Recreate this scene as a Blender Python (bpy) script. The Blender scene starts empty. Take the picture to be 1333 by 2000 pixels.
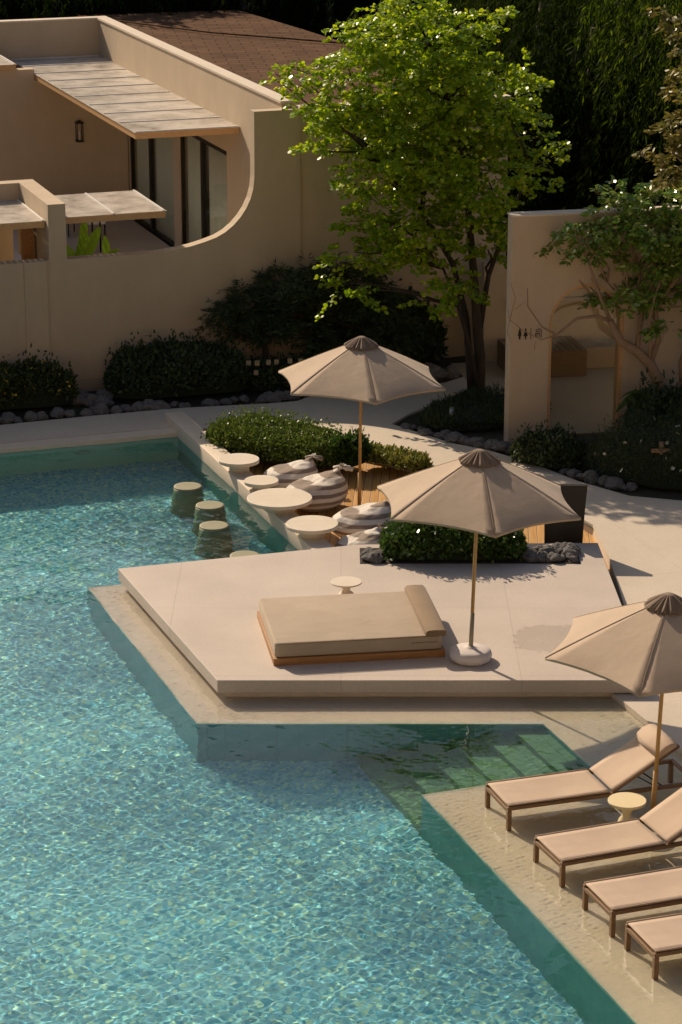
import bpy, bmesh, math, random
import numpy as np
from mathutils import Vector, Matrix, noise, Quaternion
from mathutils.geometry import tessellate_polygon
R = math.radians
random.seed(7); rng = np.random.default_rng(11)
S = bpy.context.scene
COL = S.collection

# ---------------------------------------------------------------- camera
cd = bpy.data.cameras.new('camera'); cam = bpy.data.objects.new('camera', cd); COL.objects.link(cam)
cd.sensor_fit = 'VERTICAL'; cd.sensor_height = 24; cd.lens = 60.0; cd.clip_end = 800; cd.clip_start = 0.5
cam.location = (0, 0, 12.2); cam.rotation_euler = (R(90 - 17.7), 0, 0)
S.camera = cam
# ---------------------------------------------------------------- light
SUN = Vector((-0.86, 1.22, 1.0)).normalized()          # direction towards the sun
EL = math.asin(SUN.z)
w = bpy.data.worlds.new('World'); S.world = w; w.use_nodes = True
wn = w.node_tree; bg = wn.nodes['Background']
sk = wn.nodes.new('ShaderNodeTexSky'); sk.sky_type = 'NISHITA'; sk.sun_disc = False
sk.dust_density = 3.0; sk.ozone_density = 0.8; sk.sun_elevation = EL; sk.sun_rotation = math.atan2(SUN.x, SUN.y)
wn.links.new(sk.outputs[0], bg.inputs[0]); bg.inputs[1].default_value = 0.064
ld = bpy.data.lights.new('sun', 'SUN'); ld.energy = 5.0; ld.angle = R(0.5); ld.color = (1.0, 0.80, 0.585)
ld.cycles.is_caustics_light = True
sun = bpy.data.objects.new('sun', ld); COL.objects.link(sun); sun.rotation_euler = SUN.to_track_quat('Z', 'Y').to_euler()
vs = S.view_settings; vs.view_transform = 'Standard'; vs.look = 'None'; vs.exposure = 0.0; vs.gamma = 1
S.cycles.max_bounces = 10; S.cycles.transparent_max_bounces = 16; S.cycles.sample_clamp_indirect = 4
S.cycles.blur_glossy = 0.5

# ---------------------------------------------------------------- helpers
PH = R(19.5); E1 = (math.cos(PH), math.sin(PH)); E2 = (-math.sin(PH), math.cos(PH))
def GW(a, b, z=None):                                   # the place's own building grid -> world
    p = (a * E1[0] + b * E2[0], a * E1[1] + b * E2[1])
    return p if z is None else (p[0], p[1], z)
def link(name, me, mats=None, parent=None):
    o = bpy.data.objects.new(name, me); COL.objects.link(o)
    if mats:
        for m in (mats if isinstance(mats, (list, tuple)) else [mats]): me.materials.append(m)
    if parent is not None: o.parent = parent
    return o
def tag(o, label=None, cat=None, group=None, kind=None):
    if label: o['label'] = label
    if cat: o['category'] = cat
    if group: o['group'] = group
    if kind: o['kind'] = kind
    return o
def empty(name, loc, rz=0, label=None, cat=None, group=None):
    o = bpy.data.objects.new(name, None); COL.objects.link(o); o.location = loc; o.rotation_euler = (0, 0, rz)
    return tag(o, label, cat, group)
def copy_tree(o, parent=None):
    c = o.copy(); COL.objects.link(c)
    if parent is not None: c.parent = parent
    for ch in list(o.children): copy_tree(ch, c)
    return c
def recv(o):
    o.cycles.is_caustics_receiver = True
    for c in o.children: recv(c)
    return o
def newmesh(name, V, F, smooth=False):
    me = bpy.data.meshes.new(name); me.from_pydata([tuple(v) for v in V], [], F); me.update()
    if smooth: me.polygons.foreach_set('use_smooth', [True] * len(me.polygons))
    return me
def fast_mesh(name, V, k, smooth=False):                # faces of k consecutive vertices
    n = len(V); nf = n // k
    me = bpy.data.meshes.new(name); me.vertices.add(n); me.vertices.foreach_set('co', np.asarray(V, np.float32).ravel())
    me.loops.add(n); me.loops.foreach_set('vertex_index', np.arange(n, dtype=np.int32))
    me.polygons.add(nf); me.polygons.foreach_set('loop_start', np.arange(0, n, k, dtype=np.int32))
    me.update(calc_edges=True)
    if smooth: me.polygons.foreach_set('use_smooth', [True] * nf)
    return me
class MB:
    def __init__(s): s.V = []; s.F = []; s.sm = []
    def add(s, V, F, sm=False):
        o = len(s.V); s.V += [tuple(v) for v in V]; s.F += [tuple(i + o for i in f) for f in F]; s.sm += [sm] * len(F); return s
    def box(s, x0, x1, y0, y1, z0, z1, M=None):
        V = [Vector((x, y, z)) for z in (z0, z1) for y in (y0, y1) for x in (x0, x1)]
        if M is not None: V = [M @ v for v in V]
        return s.add(V, [(0, 2, 3, 1), (4, 5, 7, 6), (0, 1, 5, 4), (2, 6, 7, 3), (0, 4, 6, 2), (1, 3, 7, 5)])
    def gbox(s, a0, a1, b0, b1, z0, z1):
        V = [GW(a, b, z) for z in (z0, z1) for b in (b0, b1) for a in (a0, a1)]
        return s.add(V, [(0, 2, 3, 1), (4, 5, 7, 6), (0, 1, 5, 4), (2, 6, 7, 3), (0, 4, 6, 2), (1, 3, 7, 5)])
    def prism(s, poly, z0, z1):
        n = len(poly)
        A = sum(poly[i][0] * poly[(i + 1) % n][1] - poly[(i + 1) % n][0] * poly[i][1] for i in range(n))
        if A < 0: poly = poly[::-1]
        V = [(x, y, z1) for x, y in poly] + [(x, y, z0) for x, y in poly]
        T = tessellate_polygon([[Vector((x, y, 0)) for x, y in poly]])
        F = []
        for t in T:
            a, b, c = [Vector(V[i]) for i in t]
            F.append(tuple(t) if (b - a).cross(c - a).z > 0 else tuple(t[::-1]))
        F += [tuple(i + n for i in f[::-1]) for f in F]
        F += [(i, i + n, (i + 1) % n + n, (i + 1) % n) for i in range(n)]
        return s.add(V, F)
    def tube(s, pts, rad, n=8, cap=True):
        pts = [Vector(p) for p in pts]; m = len(pts)
        rad = rad if isinstance(rad, (list, tuple)) else [rad] * m
        V = []; F = []; up = None
        for i, p in enumerate(pts):
            t = (pts[min(i + 1, m - 1)] - pts[max(i - 1, 0)]).normalized()
            if up is None: up = t.orthogonal().normalized()
            up = (up - t * up.dot(t)); up = up.normalized() if up.length > 1e-5 else t.orthogonal().normalized()
            q = t.cross(up)
            for k in range(n):
                a = 2 * math.pi * k / n; V.append(p + (up * math.cos(a) + q * math.sin(a)) * rad[i])
        for i in range(m - 1):
            for k in range(n):
                F.append((i * n + k, i * n + (k + 1) % n, (i + 1) * n + (k + 1) % n, (i + 1) * n + k))
        if cap: F += [tuple(range(n))[::-1], tuple((m - 1) * n + k for k in range(n))]
        return s.add(V, F, True)
    def lathe(s, prof, n=40, c=(0, 0, 0), wob=None):     # prof: (r, z)
        V = []; F = []; m = len(prof)
        for r, z in prof:
            for k in range(n):
                a = 2 * math.pi * k / n; rr = r * (1 + (wob(a, z) if wob else 0))
                V.append((c[0] + rr * math.cos(a), c[1] + rr * math.sin(a), c[2] + z))
        for i in range(m - 1):
            for k in range(n): F.append((i * n + k, i * n + (k + 1) % n, (i + 1) * n + (k + 1) % n, (i + 1) * n + k))
        F += [tuple(range(n))[::-1], tuple((m - 1) * n + k for k in range(n))]
        s.add(V, F[:-2], True); o = len(s.V) - len(V)
        s.F += [tuple(i + o for i in f) for f in F[-2:]]; s.sm += [False, False]
        return s
    def build(s, name, mats=None, parent=None, bevel=0, seg=2):
        me = bpy.data.meshes.new(name); me.from_pydata(s.V, [], s.F); me.update()
        me.polygons.foreach_set('use_smooth', s.sm)
        if bevel:
            bm = bmesh.new(); bm.from_mesh(me)
            ed = [e for e in bm.edges if len(e.link_faces) == 2 and e.calc_face_angle(0) > 0.7]
            bmesh.ops.bevel(bm, geom=ed, offset=bevel, segments=seg, affect='EDGES', profile=0.5, clamp_overlap=True)
            bm.to_mesh(me); bm.free()
            if seg > 1: me.polygons.foreach_set('use_smooth', [True] * len(me.polygons)); me.set_sharp_from_angle(angle=R(40))
        return link(name, me, mats, parent)

# ---------------------------------------------------------------- materials
def hexc(r, g, b): return (r, g, b, 1)
def mat(name, col=(.5, .5, .5), rough=.6, **kw):
    m = bpy.data.materials.new(name); m.use_nodes = True; b = m.node_tree.nodes['Principled BSDF']
    b.inputs['Base Color'].default_value = (*col, 1); b.inputs['Roughness'].default_value = rough
    for k, v in kw.items(): b.inputs[k].default_value = v
    return m
def N(m, t, **kw):
    n = m.node_tree.nodes.new(t)
    for k, v in kw.items():
        if hasattr(n, k): setattr(n, k, v)
        else: n.inputs[k].default_value = v
    return n
def L(m, a, b): m.node_tree.links.new(a, b)
def BS(m): return m.node_tree.nodes['Principled BSDF']
def ramp(m, src, stops):
    r = N(m, 'ShaderNodeValToRGB'); e = r.color_ramp.elements
    while len(e) < len(stops): e.new(0.5)
    for i, (p, c) in enumerate(stops): e[i].position = p; e[i].color = (*c, 1)
    L(m, src, r.inputs[0]); return r
def coords(m, scale=(1, 1, 1), rot=(0, 0, 0), loc=(0, 0, 0), world=False):
    if world: tc = N(m, 'ShaderNodeNewGeometry').outputs['Position']
    else: tc = N(m, 'ShaderNodeTexCoord').outputs['Object']
    mp = N(m, 'ShaderNodeMapping'); mp.inputs['Scale'].default_value = scale; mp.inputs['Rotation'].default_value = rot; mp.inputs['Location'].default_value = loc
    L(m, tc, mp.inputs[0]); return mp.outputs[0]
def bump(m, h, s=.3, d=.01):
    b = N(m, 'ShaderNodeBump'); b.inputs['Strength'].default_value = s; b.inputs['Distance'].default_value = d
    L(m, h, b.inputs['Height']); L(m, b.outputs[0], BS(m).inputs['Normal']); return b
def noisy(name, c0, c1, scale=3, rough=.7, bs=.2, bd=.01, fine=40, stretch=(1, 1, 1), rot=(0, 0, 0), **kw):
    m = mat(name, c0, rough, **kw); v = coords(m, stretch, rot)
    n = N(m, 'ShaderNodeTexNoise', Scale=scale, Detail=8, Roughness=.62); L(m, v, n.inputs[0])
    r = ramp(m, n.outputs[0], [(.3, c0), (.7, c1)]); L(m, r.outputs[0], BS(m).inputs['Base Color'])
    n2 = N(m, 'ShaderNodeTexNoise', Scale=fine, Detail=4); L(m, v, n2.inputs[0])
    if bs: bump(m, n2.outputs[0], bs, bd)
    return m
def leafmat(name, cols, trans=.4, tcol=None, rough=.45, spec=.4):
    m = mat(name, cols[0], rough); b = BS(m); b.inputs['Specular IOR Level'].default_value = spec
    g = N(m, 'ShaderNodeNewGeometry'); n = N(m, 'ShaderNodeTexNoise', Scale=1.3, Detail=3); L(m, coords(m), n.inputs[0])
    mx = N(m, 'ShaderNodeMath', operation='ADD'); mx.inputs[1].default_value = 0
    h = N(m, 'ShaderNodeMath', operation='MULTIPLY'); h.inputs[1].default_value = .55; L(m, g.outputs['Random Per Island'], h.inputs[0])
    h2 = N(m, 'ShaderNodeMath', operation='MULTIPLY'); h2.inputs[1].default_value = .55; L(m, n.outputs[0], h2.inputs[0])
    L(m, h.outputs[0], mx.inputs[0]); L(m, h2.outputs[0], mx.inputs[1])
    st = [(i / (len(cols) - 1) * .8 + .1, c) for i, c in enumerate(cols)]
    r = ramp(m, mx.outputs[0], st); L(m, r.outputs[0], b.inputs['Base Color'])
    t = N(m, 'ShaderNodeBsdfTranslucent'); ms = N(m, 'ShaderNodeMixShader'); ms.inputs[0].default_value = trans
    if tcol:
        hs = N(m, 'ShaderNodeMix', data_type='RGBA', blend_type='MULTIPLY'); hs.inputs[0].default_value = 1
        L(m, r.outputs[0], hs.inputs[6]); hs.inputs[7].default_value = (*tcol, 1); L(m, hs.outputs[2], t.inputs[0])
    else: L(m, r.outputs[0], t.inputs[0])
    out = m.node_tree.nodes['Material Output']
    L(m, b.outputs[0], ms.inputs[1]); L(m, t.outputs[0], ms.inputs[2]); L(m, ms.outputs[0], out.inputs[0])
    return m

# stone terrace: cream terrazzo slabs with fine joints along the grid
def stone(name, c0, c1, joints=True, rough=.62, wet=None, tile=(1.3, 1.3), rotz=-PH, jd=.86):
    m = mat(name, c0, rough); b = BS(m)
    v = coords(m, rot=(0, 0, 0), world=True)
    n = N(m, 'ShaderNodeTexNoise', Scale=.9, Detail=9, Roughness=.65); L(m, v, n.inputs[0])
    r = ramp(m, n.outputs[0], [(.3, c0), (.7, c1)]); out = r.outputs[0]
    sp = N(m, 'ShaderNodeTexNoise', Scale=28, Detail=5, Roughness=.7); L(m, v, sp.inputs[0])
    rr = ramp(m, sp.outputs[0], [(.35, (.86, .86, .86)), (.65, (1.06, 1.06, 1.06))])
    mu = N(m, 'ShaderNodeMix', data_type='RGBA', blend_type='MULTIPLY'); mu.inputs[0].default_value = .6
    L(m, out, mu.inputs[6]); L(m, rr.outputs[0], mu.inputs[7]); out = mu.outputs[2]
    if joints:
        vb = coords(m, rot=(0, 0, rotz), world=True)
        br = N(m, 'ShaderNodeTexBrick'); br.offset = 0; br.inputs['Color1'].default_value = (1, 1, 1, 1); br.inputs['Color2'].default_value = (.965, .965, .96, 1)
        br.inputs['Mortar'].default_value = (jd, jd, jd, 1); br.inputs['Scale'].default_value = 1
        br.inputs['Mortar Size'].default_value = .005; br.inputs['Brick Width'].default_value = tile[0]; br.inputs['Row Height'].default_value = tile[1]
        L(m, vb, br.inputs[0])
        m2 = N(m, 'ShaderNodeMix', data_type='RGBA', blend_type='MULTIPLY'); m2.inputs[0].default_value = 1
        L(m, out, m2.inputs[6]); L(m, br.outputs[0], m2.inputs[7]); out = m2.outputs[2]
    if wet:
        (wx, wy, rx, ry) = wet
        vw = coords(m, world=True, loc=(-wx / rx, -wy / ry, 0), scale=(1 / rx, 1 / ry, 0))
        nn = N(m, 'ShaderNodeTexNoise', Scale=4.2, Detail=10, Roughness=.75); L(m, v, nn.inputs[0])
        ln = N(m, 'ShaderNodeVectorMath', operation='LENGTH'); L(m, vw, ln.inputs[0])
        ad = N(m, 'ShaderNodeMath', operation='ADD'); L(m, ln.outputs['Value'], ad.inputs[0]); L(m, nn.outputs[0], ad.inputs[1])
        k = ramp(m, ad.outputs[0], [(0, (1, 1, 1)), (1, (0, 0, 0))]); k.color_ramp.elements[0].position = .93; k.color_ramp.elements[1].position = .99
        sc = N(m, 'ShaderNodeMath', operation='MULTIPLY'); sc.inputs[1].default_value = .82; L(m, ad.outputs[0], sc.inputs[0]); L(m, sc.outputs[0], k.inputs[0])
        m3 = N(m, 'ShaderNodeMix', data_type='RGBA', blend_type='MULTIPLY'); L(m, k.outputs[0], m3.inputs[0])
        L(m, out, m3.inputs[6]); m3.inputs[7].default_value = (.965, .96, .94, 1); out = m3.outputs[2]
        rg = N(m, 'ShaderNodeMapRange'); rg.inputs[3].default_value = rough; rg.inputs[4].default_value = .25; L(m, k.outputs[0], rg.inputs[0]); L(m, rg.outputs[0], b.inputs['Roughness'])
    L(m, out, b.inputs['Base Color']); bump(m, sp.outputs[0], .12, .004)
    return m
M = {}
M['slab'] = stone('terrace_stone', (.52, .448, .385), (.61, .53, .46), wet=(2.95, 32.55, .95, .85), rotz=0, tile=(2.35, 2.6), jd=.74)
M['pave'] = stone('path_stone', (.60, .52, .42), (.68, .59, .48), joints=True, tile=(4.2, 4.6))
M['shelf'] = stone('shelf_stone', (.60, .55, .42), (.68, .62, .48), joints=True, tile=(1.6, 1.6), jd=.9)
M['ledge'] = stone('ledge_stone', (.62, .56, .47), (.70, .63, .53), joints=True, tile=(1.9, 9), rotz=0, jd=.93)
M['basin'] = stone('basin_stone', (.07, .26, .23), (.12, .34, .30), joints=True, tile=(.3, .3), jd=.8)
M['basin_bounce_lit'] = stone('basin_bounce_lit', (.42, .55, .44), (.5, .62, .5), joints=False)  # paler far wall: sunlight bounced off the pool floor painted in
M['basin_grey'] = stone('basin_grey', (.17, .31, .34), (.23, .39, .41), joints=True, tile=(.3, .3), jd=.8)
M['plaster'] = noisy('plaster', (.53, .42, .295), (.59, .47, .335), 1.2, .85, .15, .004, 30)
def streaks(m, amt=.055):
    b = BS(m); src = b.inputs['Base Color'].links[0].from_socket
    n = N(m, 'ShaderNodeTexNoise', Scale=1.0, Detail=6, Roughness=.7); L(m, coords(m, (2.1, 2.1, .45), world=True), n.inputs[0])
    r = ramp(m, n.outputs[0], [(.42, (1 - amt, 1 - amt, 1 - amt * 1.1)), (.6, (1, 1, 1))])
    n2 = N(m, 'ShaderNodeTexNoise', Scale=.55, Detail=5); L(m, coords(m, world=True), n2.inputs[0]); r2 = ramp(m, n2.outputs[0], [(.3, (.95, .95, .94)), (.7, (1.03, 1.03, 1.02))])
    x = N(m, 'ShaderNodeMix', data_type='RGBA', blend_type='MULTIPLY'); x.inputs[0].default_value = 1; L(m, src, x.inputs[6]); L(m, r.outputs[0], x.inputs[7])
    y = N(m, 'ShaderNodeMix', data_type='RGBA', blend_type='MULTIPLY'); y.inputs[0].default_value = 1; L(m, x.outputs[2], y.inputs[6]); L(m, r2.outputs[0], y.inputs[7]); L(m, y.outputs[2], b.inputs['Base Color'])
streaks(M['plaster'])
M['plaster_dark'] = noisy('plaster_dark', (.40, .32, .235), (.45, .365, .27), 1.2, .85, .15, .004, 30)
M['coping'] = noisy('coping', (.64, .55, .43), (.72, .62, .5), 2, .7, .12, .004, 30)
M['table'] = noisy('table_stone', (.66, .58, .46), (.74, .66, .54), 3, .6, .12, .003, 50)
M['sidetable'] = noisy('side_table_glaze', (.78, .66, .40), (.82, .70, .45), 3, .45, .05, .003, 50)
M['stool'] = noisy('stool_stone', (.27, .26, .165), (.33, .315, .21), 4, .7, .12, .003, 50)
def wood(name, c0, c1, rough=.5, stretch=(2, 22, 22), rot=(0, 0, 0), sc=2):
    m = mat(name, c0, rough); v = coords(m, stretch, rot)
    n = N(m, 'ShaderNodeTexNoise', Scale=sc, Detail=7, Roughness=.6, Distortion=.6); L(m, v, n.inputs[0])
    r = ramp(m, n.outputs[0], [(.3, c0), (.72, c1)]); L(m, r.outputs[0], BS(m).inputs['Base Color']); bump(m, n.outputs[0], .15, .003)
    return m
M['teak'] = wood('teak', (.26, .12, .035), (.42, .21, .07))
M['teak_light'] = wood('larch', (.52, .30, .13), (.66, .41, .20))
M['pole'] = wood('pole_wood', (.38, .22, .07), (.55, .34, .13), stretch=(22, 22, 1.5))
M['frame'] = wood('lounger_frame', (.17, .095, .045), (.25, .145, .07), .45)
M['bench_wood'] = wood('bench_wood', (.17, .11, .06), (.23, .155, .09))
M['bark_dark'] = noisy('bark_dark', (.03, .022, .016), (.07, .05, .036), 7, .9, .6, .02, 20, (1, 1, .3))
M['bark'] = noisy('bark', (.055, .04, .03), (.12, .085, .06), 7, .9, .6, .02, 20, (1, 1, .3))
M['bark_pale'] = noisy('bark_pale', (.26, .17, .10), (.38, .26, .16), 6, .85, .6, .02, 20, (1, 1, .4))
M['soil'] = noisy('soil', (.02, .016, .012), (.05, .04, .03), 6, .95, .6, .03, 30)
M['ground'] = noisy('ground', (.018, .022, .010), (.05, .045, .025), 1.2, .95, .6, .03, 14)
M['rock'] = noisy('rock', (.07, .07, .07), (.24, .23, .22), 5, .85, .7, .03, 18)
M['dark_metal'] = mat('dark_metal', (.02, .018, .015), .4, Metallic=.6)
M['steel'] = mat('steel', (.55, .52, .47), .3, Metallic=1.0)
M['sleeve'] = mat('sleeve', (.30, .26, .18), .5)
M['alu'] = mat('white_bar', (.80, .78, .74), .35)
M['black_panel'] = noisy('black_panel', (.008, .006, .005), (.012, .009, .007), 3, .5, .05, .002, 60)
M['curtain'] = mat('curtain', (.86, .85, .79), .9)
M['inside'] = mat('inside', (.16, .12, .085), .8)
def weave(name, c0, c1, trans=.15, rough=.85, sc=260, bs=.12):
    m = mat(name, c0, rough); b = BS(m); b.inputs['Sheen Weight'].default_value = .15
    v = coords(m); n = N(m, 'ShaderNodeTexNoise', Scale=2.2, Detail=6); L(m, v, n.inputs[0])
    r = ramp(m, n.outputs[0], [(.3, c0), (.7, c1)]); L(m, r.outputs[0], b.inputs['Base Color'])
    n2 = N(m, 'ShaderNodeTexNoise', Scale=sc, Detail=2); L(m, v, n2.inputs[0])
    n3 = N(m, 'ShaderNodeTexNoise', Scale=5, Detail=3); L(m, v, n3.inputs[0])
    ad = N(m, 'ShaderNodeMath', operation='MULTIPLY_ADD'); ad.inputs[1].default_value = 4; L(m, n3.outputs[0], ad.inputs[0]); L(m, n2.outputs[0], ad.inputs[2])
    bump(m, ad.outputs[0], bs, .01)
    t = N(m, 'ShaderNodeBsdfTranslucent'); L(m, r.outputs[0], t.inputs[0]); ms = N(m, 'ShaderNodeMixShader'); ms.inputs[0].default_value = trans
    out = m.node_tree.nodes['Material Output']; L(m, b.outputs[0], ms.inputs[1]); L(m, t.outputs[0], ms.inputs[2]); L(m, ms.outputs[0], out.inputs[0])
    return m
M['canopy'] = weave('canopy_fabric', (.455, .35, .25), (.52, .40, .29), .05, bs=.3)
M['cap'] = weave('cap_fabric', (.15, .105, .068), (.28, .20, .14), .05)
M['sling'] = weave('sling_fabric', (.55, .42, .315), (.62, .48, .36), .10, bs=.25)
M['mattress'] = weave('mattress_fabric', (.41, .325, .235), (.46, .37, .27), 0, bs=.35)
M['bolster'] = weave('bolster_fabric', (.205, .135, .072), (.245, .165, .09), 0)
M['base_cover'] = weave('base_cover', (.62, .56, .52), (.7, .64, .6), 0)
def wood_deck():
    m = mat('deck_boards', (.5, .3, .1), .55); b = BS(m); v = coords(m, world=True, rot=(0, 0, R(3)))
    sx = N(m, 'ShaderNodeSeparateXYZ'); L(m, v, sx.inputs[0])
    mu = N(m, 'ShaderNodeMath', operation='MULTIPLY'); mu.inputs[1].default_value = 1 / .135; L(m, sx.outputs[0], mu.inputs[0])
    fr = N(m, 'ShaderNodeMath', operation='FRACT'); L(m, mu.outputs[0], fr.inputs[0])
    fl = N(m, 'ShaderNodeMath', operation='FLOOR'); L(m, mu.outputs[0], fl.inputs[0])
    wn_ = N(m, 'ShaderNodeTexWhiteNoise', noise_dimensions='1D'); L(m, fl.outputs[0], wn_.inputs['W'])
    c = ramp(m, wn_.outputs[0], [(0, (.50, .27, .075)), (.5, (.60, .34, .11)), (1, (.55, .33, .13))])
    vg = coords(m, world=True, scale=(16, .9, 1)); n = N(m, 'ShaderNodeTexNoise', Scale=2, Detail=6, Distortion=.5); L(m, vg, n.inputs[0])
    g = ramp(m, n.outputs[0], [(.3, (.78, .74, .7)), (.7, (1.1, 1.08, 1.05))])
    x = N(m, 'ShaderNodeMix', data_type='RGBA', blend_type='MULTIPLY'); x.inputs[0].default_value = 1; L(m, c.outputs[0], x.inputs[6]); L(m, g.outputs[0], x.inputs[7])
    gp = ramp(m, fr.outputs[0], [(0, (.05, .03, .02)), (.06, (1, 1, 1)), (.94, (1, 1, 1)), (1, (.05, .03, .02))])
    y = N(m, 'ShaderNodeMix', data_type='RGBA', blend_type='MULTIPLY'); y.inputs[0].default_value = 1; L(m, x.outputs[2], y.inputs[6]); L(m, gp.outputs[0], y.inputs[7])
    L(m, y.outputs[2], b.inputs['Base Color']); bump(m, gp.outputs[0], .6, .01); return m
M['deck'] = wood_deck()
def mosaic():
    m = mat('pool_mosaic', (.3, .6, .6), .35); b = BS(m); v = coords(m, world=True, rot=(0, 0, -PH))
    sn = N(m, 'ShaderNodeVectorMath', operation='SNAP'); sn.inputs[1].default_value = (.04, .04, .04); L(m, v, sn.inputs[0])
    wn_ = N(m, 'ShaderNodeTexWhiteNoise', noise_dimensions='3D'); L(m, sn.outputs[0], wn_.inputs[0])
    c = ramp(m, wn_.outputs[0], [(0, (.13, .36, .50)), (.16, (.26, .47, .56)), (.36, (.42, .58, .66)), (.6, (.46, .62, .62)), (.78, (.32, .52, .70)), (.9, (.80, .78, .58)), (1, (.72, .74, .92))])
    c.color_ramp.interpolation = 'CONSTANT'
    n = N(m, 'ShaderNodeTexNoise', Scale=.5, Detail=4); L(m, v, n.inputs[0])
    g = ramp(m, n.outputs[0], [(.3, (.88, .9, .92)), (.7, (1.05, 1.05, 1.0))])
    x = N(m, 'ShaderNodeMix', data_type='RGBA', blend_type='MULTIPLY'); x.inputs[0].default_value = 1; L(m, c.outputs[0], x.inputs[6]); L(m, g.outputs[0], x.inputs[7])
    L(m, x.outputs[2], b.inputs['Base Color']); return m
M['mosaic'] = mosaic()
M['tile_steps'] = stone('step_tiles', (.14, .19, .09), (.25, .29, .14), joints=True, tile=(.376, .30), jd=.55)
M['water_deep'] = mat('water_deep', (.48, .95, .955), 0.0, **{'Transmission Weight': 1.0, 'IOR': 1.33})
M['water_clear'] = mat('water_clear', (.985, .99, .97), 0.0, **{'Transmission Weight': 1.0, 'IOR': 1.33})
def glass(name, tint, rough=.05, fac=.5):
    m = mat(name, tint, rough); nt = m.node_tree; out = nt.nodes['Material Output']
    t = N(m, 'ShaderNodeBsdfTransparent'); t.inputs[0].default_value = (*tint, 1); g = N(m, 'ShaderNodeBsdfGlossy'); g.inputs['Roughness'].default_value = rough
    lw = N(m, 'ShaderNodeLayerWeight'); lw.inputs[0].default_value = .5; pw = N(m, 'ShaderNodeMath', operation='POWER'); pw.inputs[1].default_value = 4.5; L(m, lw.outputs['Facing'], pw.inputs[0])
    f = N(m, 'ShaderNodeMath', operation='MULTIPLY_ADD'); f.inputs[1].default_value = .8; f.inputs[2].default_value = .04; L(m, pw.outputs[0], f.inputs[0]); ms = N(m, 'ShaderNodeMixShader')
    L(m, f.outputs[0], ms.inputs[0]); L(m, t.outputs[0], ms.inputs[1]); L(m, g.outputs[0], ms.inputs[2]); L(m, ms.outputs[0], out.inputs[0]); return m
M['arch_glass'] = glass('arch_glass', (.90, .88, .80))
M['door_glass'] = glass('door_glass', (.93, .96, .93))
def dirty_glass():
    m = glass('canopy_glass', (.86, .87, .87), .12); nt = m.node_tree; out = nt.nodes['Material Output']
    src = out.inputs[0].links[0].from_socket; n = N(m, 'ShaderNodeTexNoise', Scale=1.6, Detail=7, Roughness=.65); L(m, coords(m), n.inputs[0])
    r = ramp(m, n.outputs[0], [(.32, (.25, .25, .25)), (.62, (.72, .72, .72))]); d = N(m, 'ShaderNodeBsdfDiffuse'); d.inputs[0].default_value = (.72, .66, .58, 1)
    ms = N(m, 'ShaderNodeMixShader'); L(m, r.outputs[0], ms.inputs[0]); L(m, src, ms.inputs[1]); L(m, d.outputs[0], ms.inputs[2]); L(m, ms.outputs[0], out.inputs[0]); return m
M['canopy_glass'] = dirty_glass()
def stripes():
    m = weave('striped_cotton', (.6, .55, .48), (.66, .6, .53), 0, sc=90, bs=.35); b = BS(m); v = coords(m)
    sx = N(m, 'ShaderNodeSeparateXYZ'); L(m, v, sx.inputs[0])
    n = N(m, 'ShaderNodeTexNoise', Scale=2, Detail=2); L(m, v, n.inputs[0])
    ma = N(m, 'ShaderNodeMath', operation='MULTIPLY_ADD'); ma.inputs[1].default_value = .05; L(m, n.outputs[0], ma.inputs[0]); L(m, sx.outputs[2], ma.inputs[2])
    mu = N(m, 'ShaderNodeMath', operation='MULTIPLY'); mu.inputs[1].default_value = 8.4; L(m, ma.outputs[0], mu.inputs[0])
    fr = N(m, 'ShaderNodeMath', operation='FRACT'); L(m, mu.outputs[0], fr.inputs[0])
    r = ramp(m, fr.outputs[0], [(0, (.72, .67, .60)), (.5, (.72, .67, .60)), (.54, (.27, .21, .165)), (.95, (.27, .21, .165)), (1, (.72, .67, .6))])
    L(m, r.outputs[0], b.inputs['Base Color']); return m
M['stripes'] = stripes()
def shingles():
    m = mat('roof_shingles', (.14, .08, .05), .95, **{'Specular IOR Level': .1}); b = BS(m); v = coords(m, world=True, rot=(0, 0, R(-8)), scale=(1, 1, 1))
    br = N(m, 'ShaderNodeTexBrick'); br.inputs['Color1'].default_value = (.155, .088, .050, 1); br.inputs['Color2'].default_value = (.118, .066, .038, 1); br.inputs['Mortar'].default_value = (.06, .03, .016, 1)
    br.inputs['Scale'].default_value = 1; br.inputs['Brick Width'].default_value = .55; br.inputs['Row Height'].default_value = .27; br.inputs['Mortar Size'].default_value = .02; br.inputs['Mortar Smooth'].default_value = .4
    L(m, v, br.inputs[0]); n = N(m, 'ShaderNodeTexNoise', Scale=1.2, Detail=6); L(m, v, n.inputs[0])
    g = ramp(m, n.outputs[0], [(.3, (.75, .75, .75)), (.7, (1.15, 1.12, 1.1))])
    x = N(m, 'ShaderNodeMix', data_type='RGBA', blend_type='MULTIPLY'); x.inputs[0].default_value = 1; L(m, br.outputs[0], x.inputs[6]); L(m, g.outputs[0], x.inputs[7])
    L(m, x.outputs[2], b.inputs['Base Color']); bump(m, br.outputs[0], .8, .03); return m
M['shingles'] = shingles()
M['leaf_main'] = leafmat('leaf_main', [(.09, .185, .010), (.20, .345, .015), (.36, .50, .022), (.53, .58, .035)], .51, (1.3, 1.2, .4), .36, .7)
M['leaf_right'] = leafmat('leaf_right', [(.06, .14, .018), (.13, .26, .032), (.24, .36, .05), (.38, .38, .08)], .3, None, .25, .8)
M['leaf_gold'] = leafmat('leaf_gold', [(.09, .12, .02), (.18, .17, .035), (.30, .22, .05)], .35, None, .4)
M['leaf_dark'] = leafmat('leaf_dark', [(.028, .045, .016), (.045, .07, .024), (.07, .10, .032)], .25, None, .5)
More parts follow.
